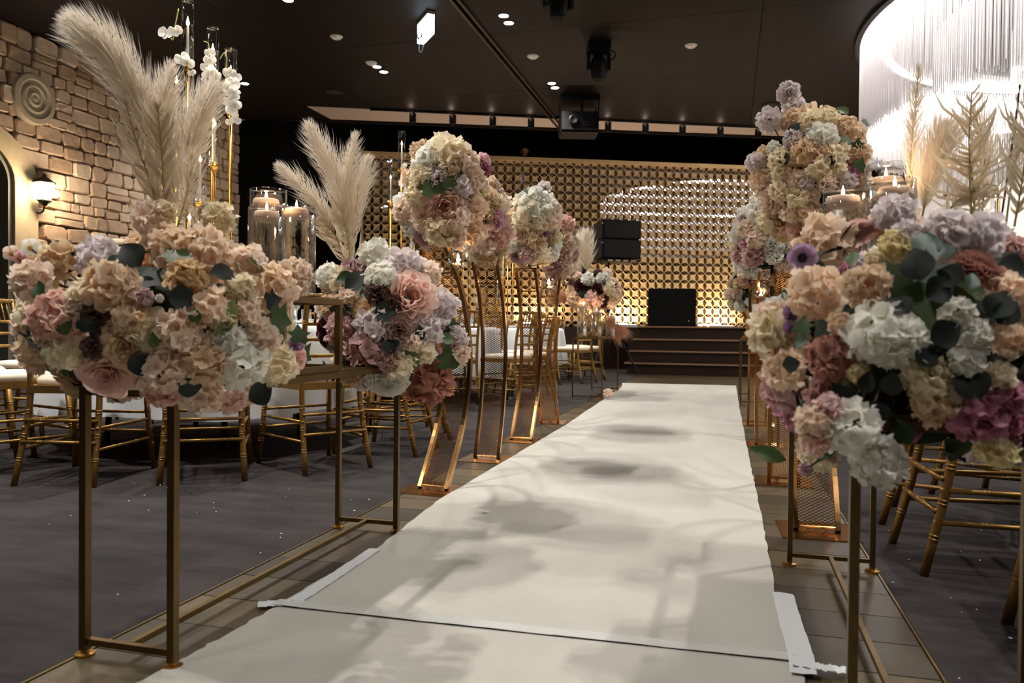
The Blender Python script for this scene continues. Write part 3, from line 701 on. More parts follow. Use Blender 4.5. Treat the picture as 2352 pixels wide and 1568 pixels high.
# ================================================================== RUNNER AND TAPE
def sheet(name, mat, outline, z0, z1, wav=0, label=None, cat=None, sub=None):
    m = MB(); m.prism(outline, z0, z1); o = m.build(name, mat); tag(o, label, cat); return o
def jit(pts, n, a):
    out = []
    for i in range(len(pts)-1):
        p, q = Vector(pts[i]), Vector(pts[i+1])
        for k in range(n):
            t = k/n; out.append((p.x+(q.x-p.x)*t+random.uniform(-a, a), p.y+(q.y-p.y)*t+random.uniform(-a, a)))
    out.append(tuple(pts[-1])); return out
RL, RR = -1.155, .14
lo = jit([(RL-.0, 1.86), (RL+.02, 2.43), (-1.20, 3.14), (-1.215, 6), (-1.33, 10.2), (-1.43, 11.05)], 16, .004); hi = jit([(.11, 11.15), (.115, 8), (.13, 4.5), (.14, 3.2), (.14, 2.36), (.15, 1.885)], 16, .003)
m = MB()
def strip_sheet(m, A, B, z, th):
    """felt sheet between left edge A (near->far) and right edge B (far->near)"""
    B = list(reversed(B)); n = min(len(A), len(B)); K = 6; vs = []
    for i in range(n):
        for k in range(K+1):
            u = k/K; vs.append((A[i][0]+(B[i][0]-A[i][0])*u, A[i][1]+(B[i][1]-A[i][1])*u, z+random.uniform(0, .0012)))
    nb = len(vs); vs += [(v[0], v[1], .0005) for v in vs]
    fs = []
    W_ = K+1
    for i in range(n-1):
        for k in range(K): fs.append((i*W_+k, i*W_+k+1, (i+1)*W_+k+1, (i+1)*W_+k))
    rim = [k for k in range(W_)]+[i*W_+K for i in range(1, n)]+[(n-1)*W_+k for k in range(K-1, -1, -1)]+[i*W_ for i in range(n-2, 0, -1)]
    fs += [(rim[i], rim[(i+1) % len(rim)], nb+rim[(i+1) % len(rim)], nb+rim[i]) for i in range(len(rim))]
    m.add(vs, fs)
strip_sheet(m, lo, hi, .005, .005)
tag(m.build('aisle_runner', 'runner_felt'), 'long white felt aisle runner leading to the stage steps', 'carpet runner')
m = MB(); lo2 = jit([(RL-.01, -.6), (RL-.05, .6), (RL-.03, 1.25), (RL-.012, 1.5), (RL+.005, 1.853)], 14, .006); hi2 = jit([(.165, 1.878), (.185, 1.2), (.2, -.6)], 28, .004)
strip_sheet(m, lo2, hi2, .0045, .005)
tag(m.build('aisle_runner', 'runner_felt'), 'short second piece of white felt runner on the near side of the tape', 'carpet runner')
def tape(pts, w, z, mat, label, wr=.002):
    """wrinkled tape along points"""
    P = bez([(*p, 0) for p in pts], 26); m = MB(); vs = []; K = 4
    for i, p in enumerate(P):
        d = (P[min(i+1, 26)]-P[max(i-1, 0)]).normalized(); s = Vector((-d.y, d.x, 0))
        for k in range(K+1):
            u = k/K-.5; vs.append(p+s*w*u+Vector((0, 0, z+wr*(.5+.5*sin(i*1.7+k*2.1)*cos(i*.6-k)))))
    nb = len(vs); vs += [Vector((v.x, v.y, z-.0008)) for v in vs]
    fs = [(i*(K+1)+k, i*(K+1)+k+1, (i+1)*(K+1)+k+1, (i+1)*(K+1)+k) for i in range(26) for k in range(K)]
    m.add(vs[:nb], fs); tag(m.build('tape_strip', mat, smooth=True), label, 'tape')
g = lambda x, y: tuple(on_z(x, y, .006)[:2])
tape([(RL-.01, 1.858), (-.6, 1.868), (.165, 1.885)], .045, .0085, 'tape_clear', 'clear glossy tape along the cross seam of the runner')
tape([g(592, 1390), g(640, 1386), g(700, 1389)], .045, .0065, 'tape_white', 'short white tape tab sticking out left of the runner seam', .004)
tape([g(862, 1262), g(790, 1310), g(740, 1343), g(672, 1386)], .042, .0078, 'tape_white', 'white tape strip along the left edge of the runner', .003)
tape([g(1798, 1366), g(1815, 1430), g(1838, 1505), g(1845, 1552)], .056, .0085, 'tape_white', 'crumpled white tape strip along the right edge of the runner', .007)
tape([g(1820, 1528), g(1880, 1538), g(1952, 1548)], .035, .011, 'tape_white', 'twisted white tape end reaching right onto the oak floor', .006)

# ================================================================== CHAIRS
def ringed(m, pts, r, rings, n=8):
    m.tube(pts, r, n)
    P = [Vector(p) for p in pts]; Ls = [0]
    for i in range(len(P)-1): Ls.append(Ls[-1]+(P[i+1]-P[i]).length)
    for q in rings:
        for off in (-.006, .006):
            s = q*Ls[-1]+off
            for i in range(len(P)-1):
                if Ls[i] <= s <= Ls[i+1]:
                    d = (P[i+1]-P[i]).normalized(); c = P[i]+d*(s-Ls[i])
                    m.tube([c-d*.0035, c-d*.001, c+d*.001, c+d*.0035], [r*.98, r*1.2, r*1.2, r*.98], n, False); break
def make_chair():
    t = thing('chiavari_chair', 'x', 'chair')
    for s in (-1, 1):
        m = MB(); ringed(m, bez([(s*.19, -.27, 0), (s*.172, -.20, .30), (s*.168, -.185, .46), (s*.168, -.20, .66), (s*.172, -.255, .92)], 12), .0145, (.13, .25, .37, .58, .66, .75, .84)); m.build('rear_leg', 'gold_paint', t, smooth=True)
        m = MB(); ringed(m, [(s*.215, .235, 0), (s*.2, .21, .2), (s*.19, .19, .44)], .0145, (.3, .5, .7)); m.build('front_leg', 'gold_paint', t, smooth=True)
    m = MB(); m.prism([(-.17, -.20), (.17, -.20), (.205, .205), (-.205, .205)], .425, .462); m.build('seat_frame', 'gold_paint', t)
    # padded cushion
    m = MB(); K = 24; base = []
    for k in range(K):
        a = 2*pi*k/K; c, s_ = cos(a), sin(a); e = .35
        x = .185*math.copysign(abs(c)**e, c)*(1+.1*(s_+1)/2-.05); y = .185*math.copysign(abs(s_)**e, s_)+.005; base.append((x, y))
    prof = [(.97, .462), (1.0, .475), (.99, .492), (.9, .503), (.6, .508)]
    vs = [(x*r, y*r, z) for r, z in prof for x, y in base]
    fs = [(i*K+k, i*K+(k+1) % K, (i+1)*K+(k+1) % K, (i+1)*K+k) for i in range(4) for k in range(K)]+[tuple(range(4*K, 5*K))]
    m.add(vs, fs); m.build('cushion', 'cushion', t, smooth=True)
    yb = lambda z: -.185-(.0 if z < .5 else (z-.5)**1.6*.28)
    for z, r in ((.905, .014), (.765, .010), (.685, .010), (.60, .010)):
        w = .168; y = yb(z); m = MB(); ringed(m, bez([(-w, y, z), (0, y-.012, z+(.004 if z > .9 else 0)), (w, y, z)], 8), r, (.2, .5, .8)); m.build('back_rail', 'gold_paint', t, smooth=True)
    for k in range(6):
        x = -.12+.048*k; m = MB(); ringed(m, [(x, yb(.765)-.008, .765), (x, yb(.905)-.01, .905)], .007, (.5,), 6); m.build('spindle', 'gold_paint', t, smooth=True)
    def at(s, f, z):    # point on a leg at height z
        u = z/.44
        return (s*(.215-.025*u), .235-.045*u, z) if f else (s*(.19-.02*u), -.27+.075*u, z)
    for z in (.20, .30):
        for a, b in (((-1, 1), (1, 1)), ((-1, 0), (1, 0))):
            m = MB(); ringed(m, [at(*a, z), at(*b, z)], .0085, (.25, .5, .75), 6); m.build('stretcher', 'gold_paint', t, smooth=True)
        for s in (-1, 1):
            m = MB(); ringed(m, [at(s, 0, z-.035), at(s, 1, z-.035)], .0085, (.3, .7), 6); m.build('stretcher', 'gold_paint', t, smooth=True)
    return t
CHAIR = make_chair(); chair_used = [False]
def place_chair(x, y, rz, label, group):
    if not chair_used[0]:
        chair_used[0] = True; c = CHAIR; c.location = (x, y, 0); c.rotation_euler = (0, 0, rz); c['label'] = label; c['group'] = group
    else: c = dup(CHAIR, (x, y, 0), rz, label, group)
    return c
TABLES = [(-3.3, 4.45, 'under the orchid candelabrum', 'near left table'), (-3.3, 7.9, 'behind the mesh stands', 'middle left table'), (-3.3, 11.4, 'before the lattice', 'far left table'),
          (2.1, 3.0, 'behind the huge near bouquet', 'near right table'), (2.2, 6.45, 'below the chandelier', 'middle right table')]
TR = .92
def cloth_mesh(r, zt, zh, seed):
    rnd = random.Random(seed); N = 120; vs = [(0, 0, zt)]
    ph = [rnd.uniform(0, 6.28) for _ in range(3)]
    rings = [(r*.6, zt, 0), (r*.97, zt, 0), (r, zt-.008, 0), (r+.012, zt-.05, .15), (r+.02, zt-.2, .5), (r+.03, zt-.36, .8), (r+.045, zh, 1)]
    for R, z, a in rings:
        for k in range(N):
            t_ = 2*pi*k/N; f = .5+.5*sin(16*t_+ph[0]+.8*sin(3*t_+ph[1])); f = f**1.5
            RR_ = R+a*.075*(f-.3); vs.append((RR_*cos(t_), RR_*sin(t_), z+(.014*sin(5*t_+ph[2])+.012*f if a == 1 else 0)))
    fs = [(0, 1+k, 1+(k+1) % N) for k in range(N)]
    for i in range(len(rings)-1): fs += [(1+i*N+k, 1+(i+1)*N+k, 1+(i+1)*N+(k+1) % N, 1+i*N+(k+1) % N) for k in range(N)]
    m = MB(); m.add(vs, fs); return m.mesh('tablecloth', 'cloth', True)
GLASS_M = MB().lathe([(.03, 0), (.032, .002), (.006, .008), (.0045, .03), (.0045, .075), (.018, .09), (.035, .115), (.038, .15), (.033, .2), (.032, .2), (.036, .15), (.033, .117), (.016, .093), (0, .085)], 16).mesh('wine_glass', 'glass', True)
TUMB_M = MB().lathe([(.03, 0), (.034, .1), (.033, .1), (.029, .008), (0, .008)], 14).mesh('tumbler', 'glass', True)
PLATE_M = MB().lathe([(0, .004), (.06, .002), (.085, .003), (.13, .015), (.132, .018), (.085, .008), (0, .007)], 28).mesh('plate', 'china', True)
nm_ = MB(); nm_.box((0, 0, .012), (.10, .2, .012)); nm_.box((.004, 0, .026), (.09, .19, .012)); NAP_M = nm_.mesh('napkin', 'napkin')
for ti, (tx, ty, desc, gname) in enumerate(TABLES):
    t = thing('round_table', 'round banquet table '+desc, 'table', (tx, ty, 0))
    MB().lathe([(0, .735), (TR-.02, .735), (TR-.01, .745), (TR-.01, .76), (0, .76)], 48).build('table_top', 'wood_dark', t)
    for k in range(4):
        a = pi/4+k*pi/2; MB().tube([(.55*cos(a), .55*sin(a), .735), (.6*cos(a), .6*sin(a), 0)], .018, 8).build('leg', 'black_metal', t)
    tag(obj('tablecloth', cloth_mesh(TR, .765, .235, ti), None, (tx, ty, 0)), 'white draped cloth on the table '+desc, 'tablecloth')
    angs = {0: (-130, -104, -79, -54, -29, -2, 25, 52, 80, 130, 160, 190), 1: (-80, -50, -20, 12, 40, 70, 110, 160, 200, 240), 2: (-80, -50, -20, 12, 40, 70, 110, 160, 200, 240), 3: (186, 160, 132, 214, 100), 4: (180, 150, 210, 120)}[ti]
    def side_of(a): return ('aisle' if (cos(a) > 0) == (tx < 0) else 'outer') if abs(cos(a)) > .7 else ('stage' if sin(a) > 0 else 'entrance')
    ORD = ('first', 'second', 'third', 'fourth', 'fifth', 'sixth')
    for k, a in enumerate(angs):
        a = radians(a); R_ = 1.27+random.uniform(-.02, .05); sd = side_of(a)
        key = (lambda q: sin(q)) if sd in ('aisle', 'outer') else (lambda q: -cos(q)*(1 if tx < 0 else -1))
        mates = sorted((radians(q) for q in angs if side_of(radians(q)) == sd), key=key); rk = [round(q, 4) for q in mates].index(round(a, 4))
        place_chair(tx+R_*cos(a), ty+R_*sin(a), a+pi/2+random.uniform(-.08, .08), 'gold chair, %s from the %s, %s side of the table %s' % (ORD[rk], 'entrance' if sd in ('aisle', 'outer') else 'aisle', sd, desc), 'gold chairs at the '+gname)
    for k in range(10):
        a = 2*pi*k/10+.1; c, s = cos(a), sin(a); zz = .767
        for nme, me_, rr, dt, lab, cat, dz in (('plate', PLATE_M, .72, 0, 'white dinner plate set on the table '+desc, 'plate', 0), ('napkin', NAP_M, .72, 0, 'folded pale napkin on a plate at the table '+desc, 'napkin', .0), ('wine_glass', GLASS_M, .55, .28, 'clear stemmed wine glass on the table '+desc, 'glass', 0), ('tumbler', TUMB_M, .62, .36, 'clear short tumbler on the table '+desc, 'glass', 0)):
            o = obj(nme, me_, None, (tx+rr*cos(a+dt), ty+rr*sin(a+dt), zz+dz)); o.rotation_euler = (0, 0, a); tag(o, lab, cat, {'plate': 'dinner plates', 'napkin': 'folded napkins', 'wine_glass': 'stemmed glasses', 'tumbler': 'tumblers'}[nme]+' on the '+gname)

# ================================================================== CANDLES, VASES
FLAME_M = MB().lathe([(.0, 0), (.0035, .004), (.0055, .011), (.0045, .02), (.0022, .03), (0, .038)], 10).mesh('flame', 'flame', True)
def candle_thing(name, label, loc, group, r, h, wax, float_=False, light=True, fs=1.0):
    c = thing(name, label, 'candle', loc, 0, group)
    if float_: MB().lathe([(0, -.012), (r*.7, -.012), (r*.96, -.002), (r, .006), (r*.98, .014), (r*.9, .019), (r*.3, .016), (0, .015)], 24).build('wax_disc', wax, c, smooth=True); top = .015
    else: MB().lathe([(r, 0), (r*.86, h-.012), (r*.7, h-.003), (0, h)], 12).build('wax_stick', wax, c, smooth=True); top = h
    MB().tube([(0, 0, top-.002), (.001, 0, top+.009)], .0011, 5).build('wick', 'wick', c)
    obj('flame', FLAME_M, c, (0, 0, top+.004), Matrix.Translation((0, 0, top+.004)) @ Matrix.Diagonal((fs, fs, fs, 1)))
    if light: point_light('flame_light', (0, 0, top+.03), W_FLAME, (1, .66, .36), .012, c)
    return c
def vase(px, depth, topy, z0, r, wlab, grp, fr=.9, seg=40):
    q = at_depth(px, topy, depth); h = q.z-z0; P = Vector((q.x, q.y, z0))
    v = thing('cylinder_vase', 'tall clear glass cylinder vase filled with water '+wlab, 'vase', P, 0, None)
    MB().lathe([(0, 0), (r, 0), (r, h), (r-.0015, h+.0015), (r-.003, h), (r-.003, h-.004)], seg).build('glass_wall', 'glass', v, smooth=True)
    wl = h*fr; MB().lathe([(0, .0125), (r-.0045, .0125), (r-.0045, wl), (0, wl)], seg).build('water', 'water', v, smooth=False)
    candle_thing('floating_candle', 'pale peach floating candle burning in the vase '+wlab, P+Vector((random.uniform(-.01, .01), random.uniform(-.01, .01), wl+.001)), None, r*.72, 0, 'wax', True, True, .75)
    return v
CANDB = None
def candelabrum(loc, desc):
    t = thing('candelabrum', 'tall gold candelabrum with glass tubes on the table '+desc, 'candelabrum', loc)
    MB().lathe([(.24, 0), (.24, .008), (.22, .012), (.06, .02), (0, .02)], 32).build('base', 'gold', t)
    spec = [(-.264, .10, 1.755), (-.123, -.06, 2.085), (.009, .02, 1.94), (.15, -.04, 1.78), (.075, -.12, 1.415), (.0, -.16, 1.17), (-.075, -.14, .80)]
    out = []
    for lat, dep, zt in spec:
        p = Vector((_R.x, _R.y, 0)).normalized()*lat+Vector((_F.x, _F.y, 0)).normalized()*dep; zc = zt-.41
        MB().tube([(p.x*.6, p.y*.6, .015), (p.x, p.y, .10), (p.x, p.y, zc)], .010, 10).build('stem', 'gold', t, smooth=True)
        MB().lathe([(.012, zc-.04), (.014, zc-.03), (.024, zc-.012), (.040, zc-.004), (.041, zc+.004), (.015, zc+.006), (.013, zc+.03), (0, zc+.03)], 20, Matrix.Translation((p.x, p.y, 0))).build('cup', 'gold', t, smooth=True)
        MB().lathe([(.0001, zc+.008), (.0385, zc+.007), (.0385, zt), (.0375, zt+.001), (.0365, zt), (.0365, zt-.004), (.0001, zt-.4)][1:-1], 24, Matrix.Translation((p.x, p.y, 0)), 0).build('glass_tube', 'glass', t, smooth=True)
        out.append(Vector((p.x, p.y, zc+.03)))
    return t, out
for ti, (tx, ty, desc, gname) in enumerate(TABLES):
    if ti == 3: continue
    if ti == 4: tx, ty = 2.35, 8.6; 
    zt_ = .767
    if ti == 4:      # candelabrum on its own round pedestal table further right
        t = thing('round_table', 'far right round banquet table carrying a gold candelabrum', 'table', (tx, ty, 0)); MB().lathe([(0, .735), (TR-.02, .735), (TR-.01, .745), (TR-.01, .76), (0, .76)], 48).build('table_top', 'wood_dark', t); MB().tube([(0, 0, 0), (0, 0, .735)], .05, 10).build('leg', 'black_metal', t)
        tag(obj('tablecloth', cloth_mesh(TR, .765, .235, 9), None, (tx, ty, 0)), 'white draped cloth on the far right table with candelabrum', 'tablecloth'); desc = 'far right of the aisle'
    cb, cups = candelabrum((tx, ty, zt_), desc)
    for c in cups:
        candle_thing('taper_candle', 'white taper candle burning in a glass tube of the candelabrum '+desc, cb.location+c, 'taper candles of the candelabrum '+desc, .0085, .23, 'taper_wax', False, ti in (0, 1), 1.25)

# ================================================================== FLOWER STANDS
def frame_stand(X0, X1, Y0, Y1, H, label, bw=.02, riser=None):
    P = Vector(((X0+X1)/2, (Y0+Y1)/2, 0)); t = thing('flower_stand', label, 'stand', P); a, b, c, d = X0-P.x, X1-P.x, Y0-P.y, Y1-P.y
    for x in (a, b):
        for y in (c, d):
            MB().box((x, y, (H+.012)/2), (bw, bw, H-.012)).build('leg', 'gold_stand', t)
            MB().lathe([(.0, 0), (.022, 0), (.022, .005), (.008, .008), (.008, .014), (0, .014)], 14, Matrix.Translation((x, y, 0))).build('foot', 'gold', t)
    for y in (c, d):
        MB().box((0, y, .033), (b-a-bw, bw*.8, bw*.8)).build('base_bar', 'gold_stand', t); MB().box((0, y, H-bw/2), (b-a-bw, bw, bw)).build('top_bar', 'gold_stand', t)
    MB().box((0, 0, .033), (bw*.8, d-c-bw, bw*.8)).build('long_bar', 'gold_stand', t)
    for x in (a, b): MB().box((x, 0, H-bw/2), (bw, d-c-bw, bw)).build('top_bar', 'gold_stand', t)
    MB().box((0, 0, H+.003), (b-a, d-c, .006)).build('shelf', 'gold_stand', t)
    return t
def riser_box(X0, X1, Y0, Y1, z0, z1, label, bw=.018):
    P = Vector(((X0+X1)/2, (Y0+Y1)/2, z0)); t = thing('riser_box', label, 'riser', P); a, b, c, d = X0-P.x, X1-P.x, Y0-P.y, Y1-P.y; h = z1-z0
    for x in (a, b):
        for y in (c, d): MB().box((x, y, h/2), (bw, bw, h)).build('post', 'gold_stand', t)
    for zz in (bw/2, h-bw/2):
        for y in (c, d): MB().box((0, y, zz), (b-a-bw, bw, bw)).build('rail', 'gold_stand', t)
        for x in (a, b): MB().box((x, 0, zz), (bw, d-c-bw, bw)).build('rail', 'gold_stand', t)
    MB().box((0, 0, h+.002), (b-a, d-c, .004)).build('top_plate', 'glass', t)
    return t
SH = .61
frame_stand(-1.40, -1.165, 1.45, 2.65, SH, 'tall narrow gold frame stand left of the runner with two bouquets', .018)
frame_stand(.20, .445, 1.36, 2.66, SH, 'tall narrow gold frame stand right of the runner under the big bouquet', .0155)
frame_stand(-1.62, -1.30, 8.36, 9.6, .66, 'slim gold frame stand far down the left side by the stage', .014)
frame_stand(.13, .40, 8.3, 9.4, .66, 'slim gold frame stand far down the right side by the stage', .014)
riser_box(-1.40, -1.165, 1.82, 2.2, SH+.006, .836, 'gold wire riser box carrying three vases on the left stand')
riser_box(.20, .445, 1.85, 2.36, SH+.006, .80, 'gold wire riser box carrying vases on the right stand')
vase(617, 2.50, 437, .841, .057, 'tallest of three on the left stand', '', .86)
vase(611, 2.30, 478, .841, .050, 'front left of three on the left stand', '', .88)
vase(686, 2.40, 474, .841, .052, 'beside the pampas on the left stand', '', .90)
vase(1946, 1.98, 436, .805, .057, 'lower of the pair on the right stand', '', .88)
vase(2043, 2.10, 380, .805, .060, 'taller of the pair on the right stand', '', .86)
vase(2050, 1.90, 414, .805, .053, 'front right on the right stand', '', .88)
for i, (px, d, ty_) in enumerate(((1338, 8.75, 693), (1371, 8.6, 708), (1355, 8.9, 716), (1402, 8.8, 722))):
    vase(px, d, ty_, .672, .055, ('left of the far stand', 'middle of the far stand', 'rear of the far stand', 'right end of the far stand')[i], '', .85, 24)
# curved mesh ribbon stands
def ribbon_stand(px, py, mid, top, H, label, W=.15, yaw=0, group=None):
    P = on_z(px, py, 0); t = thing('mesh_flower_stand', label, 'stand', P, yaw)
    MB().box((0, 0, .002), (.27, .27, .004)).build('base_plate', 'rose_gold', t)
    path = bez([(0, .0, .006), (0, mid*.75, H*.27), (0, mid, H*.52), (0, mid*.72+top*.3, H*.78), (0, top, H)], 40)
    for s in (-1, 1):
        m = MB()
        for i in range(40):
            a, b = path[i], path[i+1]; d = (b-a).normalized(); n = Vector((0, d.z, -d.y))
            x0, x1 = s*W/2-.009, s*W/2+.009
            vs = []
            for q in (a-d*.0005, b+d*.0005): vs += [Vector((x0, q.y, q.z))-n*.012, Vector((x1, q.y, q.z))-n*.012, Vector((x1, q.y, q.z))+n*.012, Vector((x0, q.y, q.z))+n*.012]
            m.add(vs, [(0, 1, 5, 4), (1, 2, 6, 5), (2, 3, 7, 6), (3, 0, 4, 7)])
        m.build('edge_bar', 'rose_gold', t)
    for q in (path[0]+Vector((0, 0, .012)), path[-1], path[34]): MB().tube([(-W/2, q.y, q.z), (W/2, q.y, q.z)], .005, 6).build('cross_bar', 'rose_gold', t)
    # expanded metal mesh: two sets of diagonal wires lying on the ribbon
    Ls = [0]
    for i in range(40): Ls.append(Ls[-1]+(path[i+1]-path[i]).length)
    def atl(s):
        s = max(0, min(Ls[-1]-1e-6, s))
        for i in range(40):
            if Ls[i+1] >= s: return path[i].lerp(path[i+1], (s-Ls[i])/(Ls[i+1]-Ls[i]))
    m = MB(); step = .0115; ww = W-.012; run = ww*.55; s = -run; wd = .003
    while s < Ls[-1]:
        for sg in (-1, 1):
            pts = []
            for k in range(5):
                u = k/4; l = s+run*u
                if 0 <= l <= Ls[-1]: q = atl(l); pts.append(Vector((sg*(-ww/2+ww*u), q.y, q.z)))
            for k in range(len(pts)-1):
                a, b = pts[k], pts[k+1]; e = Vector((0, 0, wd/2)); m.add([a-e, b-e, b+e, a+e], [(0, 1, 2, 3)])
        s += step
    m.build('mesh_panel', 'rose_gold', t)
    c = Vector((0, path[-1].y, path[-1].z)); c.rotate(Matrix.Rotation(yaw, 3, 'Z')); return P+c
TOPS = {}
for key, px, py, mid, top, W, yaw, lab in (('L1', 995, 1124, .24, -.06, .138, -.12, 'first curved gold mesh stand left of the runner'), ('L2', 1118, 1054, .14, -.10, .138, .02, 'second curved gold mesh stand left of the runner'), ('L3', 1197, 1011, .20, .06, .138, -.06, 'third curved gold mesh stand left of the runner'), ('L4', 1262, 970, -.28, .05, .138, .1, 'fourth curved gold mesh stand left of the runner, bending towards the entrance'),
                                    ('R1', 1876, 1220, .18, -.05, .15, .05, 'first curved gold mesh stand right of the runner'), ('R2', 1800, 1106, -.30, .0, .14, -.05, 'second curved gold mesh stand right of the runner, bending towards the entrance'), ('R3', 1762, 1021, .12, .0, .138, .03, 'third curved gold mesh stand right of the runner'), ('R4', 1738, 974, -.12, .04, .138, .0, 'fourth curved gold mesh stand right of the runner')):
    TOPS[key] = ribbon_stand(px, py, mid, top, 1.16, lab, W, yaw)
# hanging faceted globes with tea lights
def globe(px, py, depth, r, lab, key):
    P = at_depth(px, py, depth); g_ = thing('glass_globe', lab, 'candle holder', P)
    bm = bmesh.new(); bmesh.ops.create_icosphere(bm, subdivisions=2, radius=r); me = bpy.data.meshes.new('globe'); bm.to_mesh(me); bm.free(); me.materials.append(M['glass']); obj('globe', me, g_)
    MB().tube([(0, 0, r), (0, 0, r+.06)], .0015, 4).build('cord', 'gold', g_)
    MB().tube(bez([(0, 0, r+.06), (0, 0, r+.075), TOPS[key]-P+Vector((0, 0, .01)), TOPS[key]-P], 8), .003, 5).build('hook', 'rose_gold', g_)
    tl = candle_thing('tealight', 'small tea light glowing inside the glass globe '+lab.split('globe ')[1], P+Vector((0, 0, -r*.7)), None, r*.35, .015, 'wax')
globe(1052, 592, depth_of(TOPS['L1']), .05, 'faceted glass globe hanging under the first left flower stand', 'L1'); globe(1262, 648, depth_of(TOPS['L3']), .055, 'faceted glass globe hanging under the third left flower stand', 'L3'); globe(1748, 668, depth_of(TOPS['R3']), .05, 'faceted glass globe hanging under the third right flower stand', 'R3')

# ================================================================== FLOWERS
def petal_pts(L, Wd, cup, curl, rip, nu, nv, rnd, shape=.6):
    vs = []; ts = []; ph = rnd.uniform(0, 6.28)
    for j in range(nv):
        v = j/(nv-1); w = Wd*(.18+.82*sin(pi*min(1, .08+v*shape)))*(1 if v < .85 else .8)
        for i in range(nu):
            u = i/(nu-1)*2-1
            y = L*(v-(.10*u*u*v)); z = cup*Wd*u*u*(.4+.6*v)-curl*L*v*v*v+rip*Wd*sin(3.2*u+ph+2*v)*v*v
            vs.append(Vector((u*w, y, z))); ts.append(v)
    fs = [(j*nu+i, j*nu+i+1, (j+1)*nu+i+1, (j+1)*nu+i) for j in range(nv-1) for i in range(nu-1)]
    return vs, fs, ts
def pet(m, rnd, base, al, phi, L, Wd, cup, curl, rip, nu=3, nv=3, t0=0., t1=1., frame=None):
    vs, fs, ts = petal_pts(L, Wd, cup, curl, rip, nu, nv, rnd)
    X = Vector((sin(al), -cos(al), 0)); Y = Vector((cos(al)*sin(phi), sin(al)*sin(phi), cos(phi))); Z = X.cross(Y)
    mt = Matrix(((X.x, Y.x, Z.x, base[0]), (X.y, Y.y, Z.y, base[1]), (X.z, Y.z, Z.z, base[2]), (0, 0, 0, 1)))
    if frame: mt = frame @ mt
    m.add(vs, fs, mt, [t0+(t1-t0)*x for x in ts])
def hydrangea(seed, nf=25, ps=.47, cover=2.0):
    rnd = random.Random(seed); m = MB()
    for k in range(nf):
        zc = 1-(k+.5)/nf*(1-cos(cover)); th = k*2.39996+rnd.uniform(-.2, .2); s = sqrt(max(0, 1-zc*zc)); n = Vector((s*cos(th), s*sin(th), zc))
        n = (n+Vector((rnd.uniform(-.25, .25), rnd.uniform(-.25, .25), rnd.uniform(-.25, .25)))).normalized()
        F = mat_from(n, rnd.uniform(0, 6.28), Vector((s*cos(th), s*sin(th), zc))*rnd.uniform(.46, .74)); tt = rnd.uniform(.0, .35)
        for q in range(4): pet(m, rnd, (0, 0, 0), q*pi/2+rnd.uniform(-.15, .15), rnd.uniform(.75, 1.4), ps*rnd.uniform(.8, 1.2), ps*.60, .3*rnd.uniform(-.6, 1.4), rnd.uniform(-.35, .4), .34, 4, 4, tt, rnd.uniform(.75, 1.), F)
    return m
def carnation(seed, npt=70):
    rnd = random.Random(seed); m = MB()
    for k in range(npt):
        zc = 1-(k+.5)/npt*1.5; th = k*2.39996; s = sqrt(max(0, 1-zc*zc)); ph = math.acos(zc)
        pet(m, rnd, (0, 0, -.15), th, ph*.95, rnd.uniform(.85, 1.08), .26, .5*rnd.uniform(-1, 1), rnd.uniform(-.2, .2), .45, 4, 4, .0, rnd.uniform(.7, 1.))
    return m
def rose(seed, rings=8):
    rnd = random.Random(seed); m = MB()
    for r in range(rings):
        u = r/(rings-1); n = 3+r; ph = .05+1.05*u**1.2; L = .48+.52*u; Wd = .22+.20*u; off = .02+.10*u
        for k in range(n):
            al = 2*pi*k/n+r*1.1+rnd.uniform(-.15, .15)
            pet(m, rnd, (off*cos(al), off*sin(al), -.12-.16*u), al, ph+rnd.uniform(-.06, .06), L*rnd.uniform(.95, 1.05), Wd, .75-.35*u, .05+.35*u, .08, 5, 5, .05+.35*u, .45+.55*u)
    return m
def peony(seed):
    rnd = random.Random(seed); m = MB()
    for r in range(5):
        u = r/4; n = 7+r; ph = .42+.8*u
        for k in range(n):
            al = 2*pi*k/n+r*.5+rnd.uniform(-.1, .1); pet(m, rnd, (.15*cos(al), .15*sin(al), -.25), al, ph+rnd.uniform(-.08, .08), .82+.2*u, .34, .7-.25*u, -.05+.2*u, .16, 5, 5, .62, 1.)
    for k in range(44):
        R = .5*sqrt((k+.5)/44); al = k*2.39996; pet(m, rnd, (R*cos(al), R*sin(al), -.08), al+rnd.uniform(-1.2, 1.2), rnd.uniform(.05, .5), rnd.uniform(.42, .6)-.3*R, .15, rnd.uniform(-.6, .8), rnd.uniform(-.2, .3), .5, 3, 4, .0, .28)
    return m
def ranunculus(seed):
    rnd = random.Random(seed); m = MB()
    for r in range(9):
        u = r/8; n = 5+r; ph = .02+1.25*u
        for k in range(n):
            al = 2*pi*k/n+r*.37+rnd.uniform(-.1, .1); pet(m, rnd, (.02*cos(al), .02*sin(al), -.2), al, ph, .62+.36*u, .22+.08*u, .75, -.12+.25*u, .07, 4, 4, .1+.3*u, .4+.6*u)
    return m
def anemone(seed):
    rnd = random.Random(seed); m = MB()
    for r in range(2):
        for k in range(6): pet(m, rnd, (0, 0, 0), 2*pi*k/6+r*.5, 1.15-.25*r, 1., .48, .35, .1, .15, 5, 5, .1, 1.)
    return m
def blossom(seed):
    rnd = random.Random(seed); m = MB()
    for k in range(5): pet(m, rnd, (0, 0, 0), 2*pi*k/5+rnd.uniform(-.1, .1), 1.2, 1., .5, .3, -.1, .1, 4, 4, .1, 1.)
    return m
